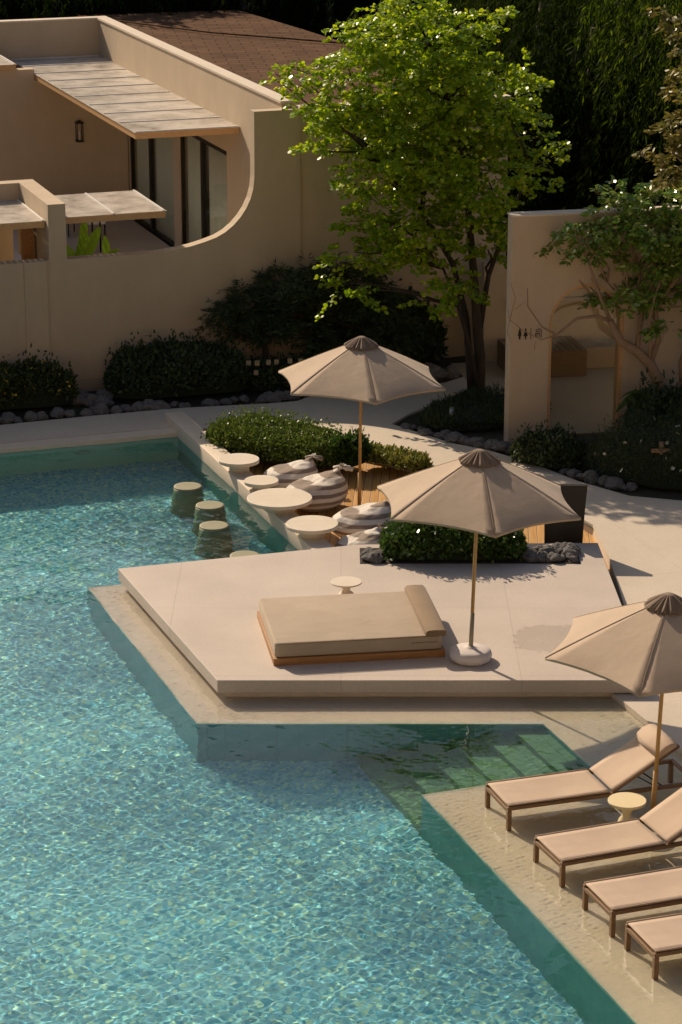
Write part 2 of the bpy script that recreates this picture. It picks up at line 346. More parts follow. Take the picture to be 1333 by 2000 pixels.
M['leaf_weep'] = leafmat('leaf_weep', [(.004, .008, .002), (.008, .015, .003), (.022, .04, .007)], .5, (1.5, 1.5, .5), .8, .1)
M['leaf_weep_lit'] = leafmat('leaf_weep_lit', [(.004, .008, .002), (.010, .019, .004), (.035, .062, .009), (.12, .17, .02)], .5, (1.4, 1.4, .5), .8, .1)  # brighter copy of leaf_weep, sunlight on the fronds put into the colour
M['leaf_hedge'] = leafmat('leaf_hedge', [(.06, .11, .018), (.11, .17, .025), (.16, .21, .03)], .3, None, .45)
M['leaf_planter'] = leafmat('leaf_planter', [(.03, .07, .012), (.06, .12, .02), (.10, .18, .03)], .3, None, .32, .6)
M['leaf_low'] = leafmat('leaf_low', [(.06, .10, .02), (.12, .16, .03), (.24, .24, .05), (.40, .34, .06)], .3, None, .5)
M['leaf_yellow'] = leafmat('leaf_yellow', [(.02, .035, .01), (.04, .06, .012), (.06, .08, .015)], .2, None, .5)
M['petal'] = mat('petal', (.6, .42, .05), .6)
M['petal_white'] = mat('petal_white', (.7, .72, .6), .6)
M['leaf_banana'] = leafmat('leaf_banana', [(.10, .24, .02), (.16, .32, .03), (.2, .36, .04)], .5, (1.1, 1.1, .5), .35)
M['leaf_broad'] = leafmat('leaf_broad', [(.035, .08, .012), (.06, .12, .018)], .35, None, .35)
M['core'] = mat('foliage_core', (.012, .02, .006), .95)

# leaf kit --------------------------------------------------------------
LEAF_ROUND = [(0, 0), (.25, .42), (.65, .5), (1, .12), (1, -.12), (.65, -.5), (.25, -.42)]
LEAF_OVAL = [(0, 0), (.35, .24), (.75, .2), (1.1, 0), (.75, -.2), (.35, -.24)]
LEAF_THIN = [(0, 0), (.5, .09), (1.15, 0), (.5, -.09)]
LEAF_SMALL = [(0, 0), (.5, .34), (1, 0), (.5, -.34)]
def unit(a): return a / np.maximum(np.linalg.norm(a, axis=1, keepdims=True), 1e-6)
def leaves(P, D, Nn, size, shape, curl=.15):
    "P base points, D direction along leaf, Nn face normal, size per leaf"
    P = np.asarray(P); n = len(P); D = unit(D); B = unit(np.cross(Nn, D)); Nn = np.cross(D, B); size = np.broadcast_to(size, (n,))[:, None]
    out = np.empty((n, len(shape), 3))
    for i, (u, v) in enumerate(shape):
        out[:, i] = P + size * (D * u + B * v - Nn * (curl * u * u + abs(v) * curl * .6))
    return out.reshape(-1, 3)
def rnd_unit(n, up=0.0):
    a = rng.normal(size=(n, 3)); a[:, 2] += up; return unit(a)
def merge(me_list): ...

# ================================================================= SETTING
WZ = -.28                                               # water level
P0 = -.20                                               # paving level
# --- ground with a hole for the pool and seating pit
pit = [(-2.3, 43.75), (-.15, 42.6), (.65, 42.0), (1.5, 41.2), (2.8, 40.05), (3.5, 39.05), (3.92, 38.1), (4.02, 36.3)]
hole = [GW(-6, 3), GW(13.9, 3), GW(13.9, 28.2), (4.2, 31), (4.2, 36.3), (3.95, 38.1), (3.5, 39.1), (2.8, 40.1), (1.5, 41.25), (.65, 42.05), (-.15, 42.65), (-2.35, 43.8), GW(11.8, 42.2), GW(-6, 42.2)]
outer = [(-400, -400), (400, -400), (400, 500), (-400, 500)]
T = tessellate_polygon([[Vector((*p, 0)) for p in outer], [Vector((*p, 0)) for p in hole]])
pts = outer + hole
F = []
for t in T:
    a, b, c = [Vector((*pts[i], 0)) for i in t]; F.append(tuple(t) if (b - a).cross(c - a).z > 0 else tuple(t[::-1]))
tag(link('ground', newmesh('ground', [(*p, -.245) for p in pts], F), M['ground']), kind='structure')
# --- paths
path = [GW(-8, 42.32), GW(11.9, 42.32), (-2.35, 43.72), (-2.3, 43.9), (-.15, 42.72), (.65, 42.1), (1.5, 41.3), (2.8, 40.15), (3.5, 39.15), (3.95, 38.2), (4.05, 36.6), (4.05, 31.4),
        GW(13.9, 28.6), GW(13.72, 28.45), GW(13.72, 3), (14, 3), (16, 38.6), (9, 39.1), (6.6, 39.3), (5.51, 39.46), (4.685, 39.72), (3.93, 40.53), (3.3, 41.5), (2.6, 42.3), (1.9, 42.83), (1.35, 43.5), (.9, 44.03),
        (1.25, 44.75), (1.68, 45.34), (2.4, 46.6), (3.2, 48.36), (6, 53), (5.5, 55), (3.275, 49.3), (2.6, 47.7), (1.97, 46.9), (.9, 46.58), (-.44, 46.1), (-.8, 45.6), (-1.2, 45.45), (-2.96, 45.1), (-4.5, 44.57), (-6.1, 43.95), (-16, 40.3)]
tag(MB().prism(path, -.75, P0).build('path', M['pave']), kind='structure')
# joint strips where the right-hand path is jointed are in the material; coping of the far pool edge
tag(recv(MB().gbox(-8, 12.12, 41.95, 42.3, -1.70, -.205).build('pool_coping', M['coping'])), kind='structure')
# --- pool floor, walls
tag(recv(MB().gbox(-8, 13.9, 3, 42.1, -1.75, -1.56).build('pool_floor', M['mosaic'])), kind='structure')
far = MB().gbox(-8, 11.789, 41.9, 41.952, -1.56, WZ - .012)
tag(recv(far.build('pool_wall', M['basin_bounce_lit'])), kind='structure')
# bar wall
tag(recv(MB().gbox(11.793, 12.137, 34.0, 42.74, -1.70, -.3405).build('pool_wall', M['basin'])), kind='structure')
o = recv(MB().gbox(11.79, 12.14, 34.0, 42.75, -.34, -.05).build('bar_wall', M['coping'], bevel=.012, seg=2))
tag(o, 'long low cream wall between the deep pool and the beanbags carrying four round tables', 'wall')
# shelf under the loungers
LZ = -.31
shelf = [GW(10.27, 3), GW(13.75, 3), GW(13.75, 29.2), GW(12.53, 29.2), GW(12.53, 26.13), GW(10.27, 26.13)]
o = recv(MB().prism(shelf, -.36, LZ).build('pool_shelf', M['shelf'])); tag(o, kind='structure')
sh2 = [GW(10.272, 3), GW(13.75, 3), GW(13.75, 29.2), GW(12.532, 29.2), GW(12.532, 26.128), GW(10.272, 26.128)]
tag(recv(MB().prism(sh2, -1.70, -.3605).build('pool_wall', M['basin'])), kind='structure')
ledge = [(-3.729, 35.493), (-1.841, 30.26), GW(12.526, 27.70), (3.9, 30.262), (4.0, 36.0), (.26, 36.55)]
ledge = [(-3.729, 35.493), (-1.841, 30.26), (3.7, 30.26), (3.9, 36.0), (.2, 36.5)]
tag(recv(MB().prism(ledge, -.345, LZ - .003).build('pool_ledge', M['ledge'])), kind='structure')
tag(recv(MB().prism([(-3.726, 35.49), (-1.838, 30.263), (3.7, 30.263), (3.9, 35.99), (.2, 36.49)], -1.70, -.3455).build('pool_wall', M['basin_grey'])), kind='structure')
st = MB()
for i in range(6):
    a1 = 12.535 - i * .376; st.gbox(a1 - .376, a1 - (.0 if i else .0), 26.135 - .0, 30.1, -1.70, LZ - .17 * (i + 1))
tag(recv(st.build('pool_steps', M['tile_steps'])), kind='structure')
# --- pool light in the far wall
t = empty('pool_light', GW(10.05, 41.88, -.62), PH, 'round underwater lamp set in the far pool wall', 'pool light')
Mx = Matrix.Rotation(R(90), 4, 'X')
m_ = MB(); m_.lathe([(.13, 0), (.13, .025), (.10, .03), (.10, .012)], 28); m_.V = [tuple(Mx @ Vector(v)) for v in m_.V]
recv(m_.build('lamp_ring', M['steel'], t))
m_ = MB(); m_.lathe([(.095, 0), (.095, .014), (.05, .022)], 24); m_.V = [tuple(Mx @ Vector(v)) for v in m_.V]
recv(m_.build('lens', mat('lamp_lens', (.5, .55, .5), .2), t))
# --- water
def build_water():
    comps = []; r2 = np.random.default_rng(5)
    for lam, amp, k in ((3.2, .0050, 7), (1.3, .0028, 9), (.42, .0012, 12), (.165, .00046, 20), (.092, .00016, 24)):
        for _ in range(k): comps.append((lam, amp / math.sqrt(k) * 1.6, r2.normal(R(70), R(75)), lam * r2.uniform(.75, 1.35), r2.uniform(0, 6.28)))
    VV = []; FF = []; MI = []; off = 0
    for st_, fine in ((.0135, True), (.054, False)):
        a0, a1, b0, b1 = 0.0, 13.78, 16.0, 41.97
        na = int((a1 - a0) / st_); nb = int((b1 - b0) / st_)
        A, B = np.meshgrid(np.linspace(a0, a1, na + 1), np.linspace(b0, b1, nb + 1))
        X = A * E1[0] + B * E2[0]; Y = A * E1[1] + B * E2[1]
        near = (X > -(Y * .1345 + .9)) & (Y > 21.2)      # fine ripples where the pool is looked at, coarser mesh beyond
        need = near if fine else ~near
        if fine: need = need | np.roll(need, 1, 0) | np.roll(need, 1, 1)
        idx = np.nonzero(need.ravel())[0]; x = X.ravel()[idx]; y = Y.ravel()[idx]; aa = A.ravel()[idx]; bb = B.ravel()[idx]
        lxx = -3.729 + (35.493 - y) * (1.888 / 5.233)
        shal = ((aa > 10.27) & (bb < 26.13)) | ((aa > 12.53) & (bb < 29.2)) | ((y > 30.26) & (x > lxx) & (bb < 34.7))
        z = np.zeros_like(x)
        for lam, amp, th, l, ph in comps:
            if not fine and lam < .2: continue
            w_ = 2.2 if lam < .15 else (1.1 if lam < .3 else .18)
            z += np.where(shal, w_ * .8, 1.0) * amp * np.sin(2 * math.pi / l * (x * math.cos(th) + y * math.sin(th)) + ph)
        z *= .74 + .34 * np.sin(x * .9 + 1.3 * np.sin(y * .5)) * np.sin(y * .7 + 2)
        Z = np.zeros(X.size); Z[idx] = z; Z = Z.reshape(X.shape)
        V = np.stack([X, Y, Z + WZ], -1).reshape(-1, 3)
        i = np.arange(nb)[:, None] * (na + 1) + np.arange(na)[None, :]
        ca = (A[:-1, :-1] + A[1:, 1:]) / 2; cb = (B[:-1, :-1] + B[1:, 1:]) / 2
        cx = (X[:-1, :-1] + X[1:, 1:]) / 2; cy = (Y[:-1, :-1] + Y[1:, 1:]) / 2
        keep = ((ca < 11.83) & (cb < 41.97)) | (cb < 31.5)
        keep &= ~((cy > 31.25) & (cx > -1.2) & (cx < 3.8) & (cy < 35) & (cx > -1.5 - (cy - 31.25) * .37 + .35))
        nr = (cx > -(cy * .1345 + .9)) & (cy > 21.2); keep &= nr if fine else ~nr
        clear = ((ca > 10.27) & (cb < 26.13)) | ((ca > 12.53) & (cb < 29.2)) | (ca > 13.7)
        lx = -3.729 + (35.493 - cy) * (1.888 / 5.233)
        clear |= (cy > 30.26) & (cx > lx) & (cb < 34.7)
        F = np.stack([i, i + 1, i + na + 2, i + na + 1], -1)[keep]; mi = clear[keep].astype(np.int32)
        used = np.zeros(len(V), bool); used[F.ravel()] = True; mp = np.cumsum(used) - 1; V = V[used]; F = mp[F] + off; off += len(V)
        VV.append(V); FF.append(F); MI.append(mi)
    V = np.concatenate(VV); F = np.concatenate(FF); mi = np.concatenate(MI)
    me = bpy.data.meshes.new('water'); me.vertices.add(len(V)); me.vertices.foreach_set('co', V.astype(np.float32).ravel())
    me.loops.add(F.size); me.loops.foreach_set('vertex_index', F.astype(np.int32).ravel())
    me.polygons.add(len(F)); me.polygons.foreach_set('loop_start', np.arange(0, F.size, 4, dtype=np.int32)); me.update(calc_edges=True)
    me.polygons.foreach_set('use_smooth', [True] * len(F))
    o = link('water', me, [M['water_deep'], M['water_clear']]); me.polygons.foreach_set('material_index', mi)
    o.cycles.is_caustics_caster = True
    return tag(o, kind='structure')
build_water()
# --- raised platform
plat = [(-3.269, 35.504), (-1.607, 31.026), (3.97, 31.03), (3.955, 33.75), (3.88, 36.70), (.26, 36.62)]
t = empty('platform', (0, 0, 0), 0, 'raised cream stone platform with the daybed standing on it, above the pool', 'platform')
MB().prism(plat, -.175, 0).build('slab', M['slab'], t, bevel=.006, seg=1)
pl = [(-3.08, 35.45), (-1.50, 31.17), (3.62, 31.17), (3.8, 33.7), (3.75, 36.5), (.26, 36.5)]
recv(MB().prism(pl, -1.6, -.176).build('plinth', M['ledge'], t))
# --- sunken deck floor
deck = [GW(12.1, 42.7), (-2.3, 43.95), (-.15, 42.72), (.65, 42.1), (1.5, 41.3), (2.8, 40.15), (3.5, 39.15), (3.97, 38.2), (4.1, 36.4), (3.5, 36.2), (.3, 36.2), GW(12.1, 34.3)]
tag(MB().prism(deck, -.5, -.37).build('wooden_deck', M['deck']), kind='structure')

# ================================================================= ROCKS, HEDGES
def rock_mesh(seed, sub=2):
    bm = bmesh.new(); bmesh.ops.create_icosphere(bm, subdivisions=sub + 1, radius=1); o = Vector((seed * 7.3, seed, 0))
    for v in bm.verts:
        p = v.co.copy(); d = 1 + .42 * noise.noise(p * 1.1 + o) + .2 * noise.noise(p * 2.6 + o)
        v.co = p * d; v.co.z *= .72
        for ax in ((.8, .3, .5), (-.5, .7, .4), (.2, -.8, .6), (-.7, -.4, .6), (.1, .1, 1)):   # chipped facets
            a = Vector(ax).normalized(); k = v.co.dot(a)
            if k > .78: v.co -= a * (k - .78) * .8
    me = bpy.data.meshes.new('rock'); bm.to_mesh(me); bm.free(); me.materials.append(M['rock']); return me
RM = [rock_mesh(i) for i in range(6)]
def rock(x, y, z, r, label, group):
    o = link('rock', RM[random.randrange(6)]); o.location = (x, y, z + r * .35); o.rotation_euler = (random.uniform(-.3, .3), random.uniform(-.3, .3), random.uniform(0, 6.3))
    o.scale = (r, r * random.uniform(.75, 1.1), r * random.uniform(.7, 1)); return tag(o, label, 'rock', group)
def rock_line(p, n, r, z, label, group, jit=.12):
    for i in range(n):
        t = (i + random.uniform(.2, .8)) / n * (len(p) - 1); k = min(int(t), len(p) - 2); f = t - k
        x = p[k][0] * (1 - f) + p[k + 1][0] * f + random.uniform(-jit, jit); y = p[k][1] * (1 - f) + p[k + 1][1] * f + random.uniform(-jit, jit)
        rock(x, y, z, r * random.uniform(.55, 1.25), label, group)
def bush(name, spine, wid, hgt, n, size, lm, shape=LEAF_SMALL, z0=P0, label='', cat='hedge', fuzz=.12, extra=None, core=True, lump=.25, group=None, flat=.5):
    "spine: list of (x,y) or (x,y,w,h) scale; foliage over a lumpy half-ellipse section, dark solid core added inside"
    sp = [tuple(p) + (1, 1)[len(p) - 2:] if len(p) < 4 else p for p in spine]
    sp = np.array(sp, float); seg = np.linalg.norm(np.diff(sp[:, :2], axis=0), axis=1); cum = np.concatenate([[0], np.cumsum(seg)]); T_ = cum[-1]
    def surf(u, ang, inset=0):
        s = u * T_; x = np.interp(s, cum, sp[:, 0]); y = np.interp(s, cum, sp[:, 1]); ws = np.interp(s, cum, sp[:, 2]); hs = np.interp(s, cum, sp[:, 3])
        dx = np.interp(np.minimum(s + .05, T_), cum, sp[:, 0]) - np.interp(np.maximum(s - .05, 0), cum, sp[:, 0]); dy = np.interp(np.minimum(s + .05, T_), cum, sp[:, 1]) - np.interp(np.maximum(s - .05, 0), cum, sp[:, 1])
        l = np.hypot(dx, dy) + 1e-6; px, py = -dy / l, dx / l
        edge = np.minimum(1, np.sqrt(np.clip(np.minimum(s, T_ - s) / (wid * .32), 0, 1)) * .6 + .4)
        c = np.cos(ang); sn = np.sin(ang); ce = np.sign(c) * np.abs(c) ** .75; se = sn ** flat
        k = 1 - inset
        return np.stack([x + px * ce * wid * .5 * ws * edge * k, y + py * ce * wid * .5 * ws * edge * k, z0 + se * hgt * hs * edge * k], -1), np.stack([px * c, py * c, sn], -1)
    u = rng.uniform(0, 1, n); ang = rng.uniform(.02, math.pi - .02, n)
    P, Nn = surf(u, ang)
    lu = np.array([noise.noise(Vector(p * (1.6 / max(hgt, .3)))) + .5 * noise.noise(Vector(p * 5)) for p in P])
    P = P + Nn * (lu[:, None] * lump * hgt * .6 + rng.uniform(-fuzz, fuzz * .5, n)[:, None])
    st_ = rng.random(n) < .09; P[st_] += (Nn[st_] * np.array([1, 1, 1.3])) * rng.uniform(0, .27, (st_.sum(), 1)) * min(1, hgt * 1.3)
    P[:, 2] = np.maximum(P[:, 2], z0 + .01)
    D = unit(Nn + rng.normal(size=(n, 3)) * .7 + np.array([0, 0, .35])); NN = unit(Nn + rng.normal(size=(n, 3)) * .6)
    V = leaves(P, D, NN, rng.uniform(.7, 1.25, n) * size, shape)
    me = fast_mesh(name, V, len(shape)); o = link(name, me, lm)
    tag(o, label, cat, group)
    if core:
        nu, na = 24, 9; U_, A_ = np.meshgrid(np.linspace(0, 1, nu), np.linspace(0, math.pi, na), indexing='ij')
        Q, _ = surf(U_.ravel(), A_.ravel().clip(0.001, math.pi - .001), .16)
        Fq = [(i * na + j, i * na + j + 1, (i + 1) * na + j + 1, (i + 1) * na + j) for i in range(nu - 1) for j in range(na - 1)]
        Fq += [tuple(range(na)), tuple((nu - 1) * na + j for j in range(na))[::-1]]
        link('twigs', newmesh('twigs', Q, Fq), M['core'], o)  # solid dark hull added under the leaves to block see-through
    if extra:
        em, en, es = extra; idx = rng.choice(n, en); Pe = P[idx] + Nn[idx] * .03
        Ve = leaves(Pe, rnd_unit(en, .5), rnd_unit(en, 1), rng.uniform(.7, 1.2, en) * es, LEAF_ROUND); link('blossoms', fast_mesh('blossoms', Ve, 7), em, o)
    return o
# lit clipped hedge beside the seating
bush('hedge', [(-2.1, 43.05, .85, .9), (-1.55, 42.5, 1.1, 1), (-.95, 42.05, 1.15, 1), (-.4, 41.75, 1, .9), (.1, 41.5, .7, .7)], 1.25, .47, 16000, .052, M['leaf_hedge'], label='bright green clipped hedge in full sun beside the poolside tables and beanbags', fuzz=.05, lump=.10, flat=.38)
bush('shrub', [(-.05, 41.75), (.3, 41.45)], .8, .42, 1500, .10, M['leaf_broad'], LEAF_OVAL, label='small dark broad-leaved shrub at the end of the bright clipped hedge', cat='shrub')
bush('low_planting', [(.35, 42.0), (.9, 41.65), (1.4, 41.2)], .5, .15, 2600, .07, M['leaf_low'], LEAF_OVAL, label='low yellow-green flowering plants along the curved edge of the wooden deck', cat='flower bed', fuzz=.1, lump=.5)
# planter cut in the platform
t = empty('planter_bed', (0, 0, 0), 0, 'dark sunken stone-filled planting bed cut into the back of the platform', 'planter')
MB().box(.28, 3.53, 35.72, 36.42, .001, .012).build('soil', M['soil'], t)
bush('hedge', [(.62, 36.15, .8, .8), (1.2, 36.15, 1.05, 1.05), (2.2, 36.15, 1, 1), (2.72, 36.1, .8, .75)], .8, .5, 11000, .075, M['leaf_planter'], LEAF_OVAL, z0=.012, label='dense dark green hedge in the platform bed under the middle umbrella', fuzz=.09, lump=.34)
for i in range(9): rock(.34 + random.random() * .25, 35.8 + random.random() * .45, .01, .085 + random.random() * .05, 'dark grey stone at the left end of the bed under the middle umbrella', 'stones at the left end of the platform bed')
for i in range(30): rock(2.72 + random.random() * .74, 35.78 + random.random() * .55, .01, .07 + random.random() * .07, 'dark grey stone heaped at the right end of the platform bed, beside the black panel', 'stones heaped at the right end of the platform bed')

# ================================================================= FURNITURE
# umbrellas -------------------------------------------------------------
def umbrella(loc, rot, tilt, label, H=2.2, Rr=1.42, hh=.66, base=True, yaw=0, sag=.010):
    t = empty('umbrella', loc, 0, label, 'umbrella', 'taupe market umbrellas round the pool'); t.rotation_euler = (0, tilt, 0)
    V = []; F = []; ns, nt = 14, 10
    def rib(k, s):
        a = rot + k * math.pi / 3; return Vector((Rr * s * math.cos(a), Rr * s * math.sin(a), H + hh * (1 - s) + .015 * math.sin(math.pi * s)))
    for k in range(6):
        o = len(V)
        for i in range(ns + 1):
            s = .04 + .96 * i / ns
            for j in range(nt + 1):
                q = j / nt; p = rib(k, s).lerp(rib(k + 1, s), q); w4 = 4 * q * (1 - q)
                c = Vector((p.x, p.y, 0)); p -= c * (.062 * w4 * s ** 4); p.z -= sag * w4 * s * (1.25 - s) - .02 * w4 * s ** 4
                p.z += .006 * math.sin(q * 17 + k * 3) * s * noise.noise(Vector((q * 3, s * 3, k)))
                V.append(p)
        for i in range(ns):
            for j in range(nt):
                a = o + i * (nt + 1) + j; F.append((a, a + nt + 1, a + nt + 2, a + 1))
        o2 = len(V)                                      # hem turned down
        for j in range(nt + 1):
            p = Vector(V[o + ns * (nt + 1) + j]); V.append(p * 1.0 + Vector((0, 0, -.028)))
        for j in range(nt): F.append((o + ns * (nt + 1) + j, o2 + j, o2 + j + 1, o + ns * (nt + 1) + j + 1))
    o = link('canopy', newmesh('canopy', V, F, True), M['canopy'], t); md = o.modifiers.new('thick', 'SOLIDIFY'); md.thickness = .004; o.data.set_sharp_from_angle(angle=R(20))
    sm = MB()
    for k in range(6): sm.tube([rib(k, s) + Vector((0, 0, .004)) for s in np.linspace(.05, 1.0, 9)], .003, 5)
    sm.build('seam', M['canopy'], o)
    V = []; F = []; nr, na = 9, 144                       # ruffled vent cap
    for i in range(nr + 1):
        s = i / nr; rr = .05 + .225 * s
        for k in range(na):
            a = 2 * math.pi * k / na; hexf = 1 - .09 * (1 - abs(math.cos(3 * (a - rot)))) * s
            f = math.sin(a * 13 + 2.2 * math.sin(a * 3)) * .6 + math.sin(a * 23 + 1.3 + math.sin(a * 5)) * .35
            V.append((rr * hexf * (1 + .035 * f * s) * math.cos(a), rr * hexf * (1 + .035 * f * s) * math.sin(a), H + hh * (1 - rr / Rr) + .045 - .03 * s + .030 * f * s ** .7 + .02 * (1 - s) ** .5))
    for i in range(nr):
        for k in range(na): F.append((i * na + k, i * na + (k + 1) % na, (i + 1) * na + (k + 1) % na, (i + 1) * na + k))
    F.append(tuple(range(na))[::-1])
    o = link('vent_cap', newmesh('vent_cap', V, F, True), M['cap'], t); md = o.modifiers.new('thick', 'SOLIDIFY'); md.thickness = .005
    MB().tube([(0, 0, .62), (0, 0, H + hh - .03)], .024, 14).build('pole', M['pole'], t)
    MB().tube([(0, 0, .02), (0, 0, .66)], .030, 14).build('pole_sleeve', M['sleeve'] if base else M['pole'], t)
    for k in range(6):
        a = rot + k * math.pi / 3; MB().tube([(0, 0, H + hh - .05), tuple(rib(k, .985) - Vector((0, 0, .03)))], .011, 6).build('rib', M['pole'], t)
    MB().lathe([(.05, H - .05), (.05, H + .03)], 14).build('hub', M['pole'], t)
    if base:
        MB().lathe([(.235, .002), (.275, .03), (.285, .09), (.27, .14), (.22, .165), (.12, .175), (.06, .185), (.05, .20)], 44, wob=lambda a, z: .012 * math.sin(a * 5) + .01 * math.sin(a * 11 + z * 20)).build('base', M['base_cover'], t)
    return recv(t)
umbrella((1.715, 31.77, 0), R(-24), R(1.6), 'taupe umbrella in the middle, on a round white base beside the daybed')
u1 = umbrella((.295, 39.40, -.37), R(-21), R(.6), 'taupe umbrella farthest back, over the sunny wooden deck and striped beanbags', base=False)
umbrella((3.62, 27.28, LZ), R(12), R(1.8), 'taupe umbrella nearest the camera, over the row of sun loungers', base=False, H=2.13)
# daybed ---------------------------------------------------------------
BA = PH * .0 + math.atan2(.34, 2.275)
t = empty('daybed', (-.888, 31.543, 0), BA, 'low square daybed with a thick beige mattress on the raised platform', 'daybed')
def skewbox(mb, x0, x1, y0, y1, z0, z1, sk=-.012):
    k = math.tan(R(1.0)); V = [(x - y * k, y, z) for z in (z0, z1) for y in (y0, y1) for x in (x0, x1)]
    return mb.add(V, [(0, 2, 3, 1), (4, 5, 7, 6), (0, 1, 5, 4), (2, 6, 7, 3), (0, 4, 6, 2), (1, 3, 7, 5)])
MB().box(0, 2.30, 0, 1.88, .0, .10).build('bed_base', M['teak'], t, bevel=.006)
def soft_box(name, x0, x1, y0, y1, z0, z1, bev, mt, parent, top=0.0, seg=6):
    m_ = MB().box(x0, x1, y0, y1, z0, z1); me = bpy.data.meshes.new(name); me.from_pydata(m_.V, [], m_.F)
    bm = bmesh.new(); bm.from_mesh(me)
    ve = [e for e in bm.edges if abs(e.verts[0].co.z - e.verts[1].co.z) > .01]
    bmesh.ops.bevel(bm, geom=ve, offset=bev * 2.4, segments=seg, affect='EDGES', profile=.5)
    he = [e for e in bm.edges if abs(e.verts[0].co.z - e.verts[1].co.z) < 1e-5 and len(e.link_faces) == 2 and e.calc_face_angle(0) > 1.2]
    bmesh.ops.bevel(bm, geom=he, offset=bev, segments=3, affect='EDGES', profile=.5)
    bm.to_mesh(me); bm.free(); me.polygons.foreach_set('use_smooth', [True] * len(me.polygons)); me.set_sharp_from_angle(angle=R(35))
    return link(name, me, mt, parent)
o = soft_box('mattress', .02, 2.27, .02, 1.84, .105, .305, .028, M['mattress'], t)
pp = MB(); pp.tube([(.09, .012, .298), (2.2, .012, .298)], .006, 6); pp.tube([(1.85, .014, .215), (2.2, .014, .215)], .004, 5); pp.build('piping', M['bolster'], o)
m_ = MB(); prof = [(-.12, 0), (-.145, .022), (-.145, .06), (-.115, .088), (.0, .094), (.115, .088), (.145, .06), (.145, .022), (.12, 0)]
Vb = []
for y in (0, .03, 1.80, 1.83):
    k = .93 if y in (0, 1.83) else 1
    for px_, pz_ in prof: Vb.append((px_ * k, y, pz_ * k + (.004 if k < 1 else 0)))
nP = len(prof); Fb = [(i * nP + j, (i + 1) * nP + j, (i + 1) * nP + (j + 1) % nP, i * nP + (j + 1) % nP) for i in range(3) for j in range(nP)] + [tuple(range(nP)), tuple(3 * nP + j for j in range(nP))[::-1]]
m_.add(Vb, Fb, True); o = m_.build('bolster', M['bolster'], t); o.location = (2.17, -.03, .307); o.rotation_euler = (0, 0, R(-1)); o.data.set_sharp_from_angle(angle=R(50))
# hourglass tables -------------------------------------------------------
def hour(loc, r, h, mt, label, name='side_table'):
    t = empty(name, loc, 0, label, 'side table')
    MB().lathe([(r * .55, h * .80), (r * .97, h * .905), (r, h * .93), (r, h * .985), (r * .985, h)], 48).build('table_top', mt, t)
    MB().lathe([(r * .52, 0), (r * .56, h * .03), (r * .55, h * .15), (r * .45, h * .3), (r * .26, h * .46), (r * .24, h * .55), (r * .34, h * .7), (r * .55, h * .8)], 40).build('pedestal', mt, t)
    return recv(t)
hour((.075, 34.22, 0), .222, .25, M['table'], 'small cream hourglass side table standing behind the daybed')
hour((3.30, 27.12, LZ), .222, .37, M['sidetable'], 'yellowish hourglass side table in shallow water between the two loungers farthest back')
# bar tables -------------------------------------------------------------
for (x, y, r, h, lb) in ((-1.688, 40.66, .335, .20, 'round cream table on the pool wall, farthest of the four from the camera'),
                      (-1.288, 39.62, .278, .15, 'smallest round cream table on the pool wall, tucked behind the largest one'),
                      (-.968, 38.55, .515, .19, 'largest round cream table on the pool wall, beside the striped beanbags'),
                      (-.440, 37.20, .40, .20, 'round cream table on the pool wall, touching the back of the raised platform')):
    t = empty('bar_table', (x, y, -.05), 0, lb, 'round table', 'round tables on the pool wall')
    MB().lathe([(r * .96, h - .062), (r, h - .055), (r, h - .006), (r * .985, h)], 56).build('table_top', M['table'], t)
    MB().lathe([(r * .5, 0), (r * .5, h - .10), (r * .55, h - .062)], 36).build('pedestal', M['table'], t)
# stools in the pool ------------------------------------------------------
for (x, y, lb) in ((-2.532, 40.44, 'underwater stone stool farthest from the camera, nearest the shaded end of the pool'), (-2.115, 39.40, 'middle of the three clearly seen underwater stone stools beside the bar wall'),
               (-1.997, 38.34, 'darkest underwater stone stool, nearest the platform of the three clearly seen'), (-1.46, 36.86, 'underwater stone stool almost hidden behind the back edge of the platform')):
    t = empty('pool_stool', (x, y, -1.56), 0, lb, 'stool', 'stone stools in the pool')
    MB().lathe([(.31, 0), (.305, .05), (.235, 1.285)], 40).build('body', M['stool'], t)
    MB().lathe([(.234, 1.286), (.230, 1.305), (.20, 1.308)], 40).build('seat', M['stool'], t); recv(t)
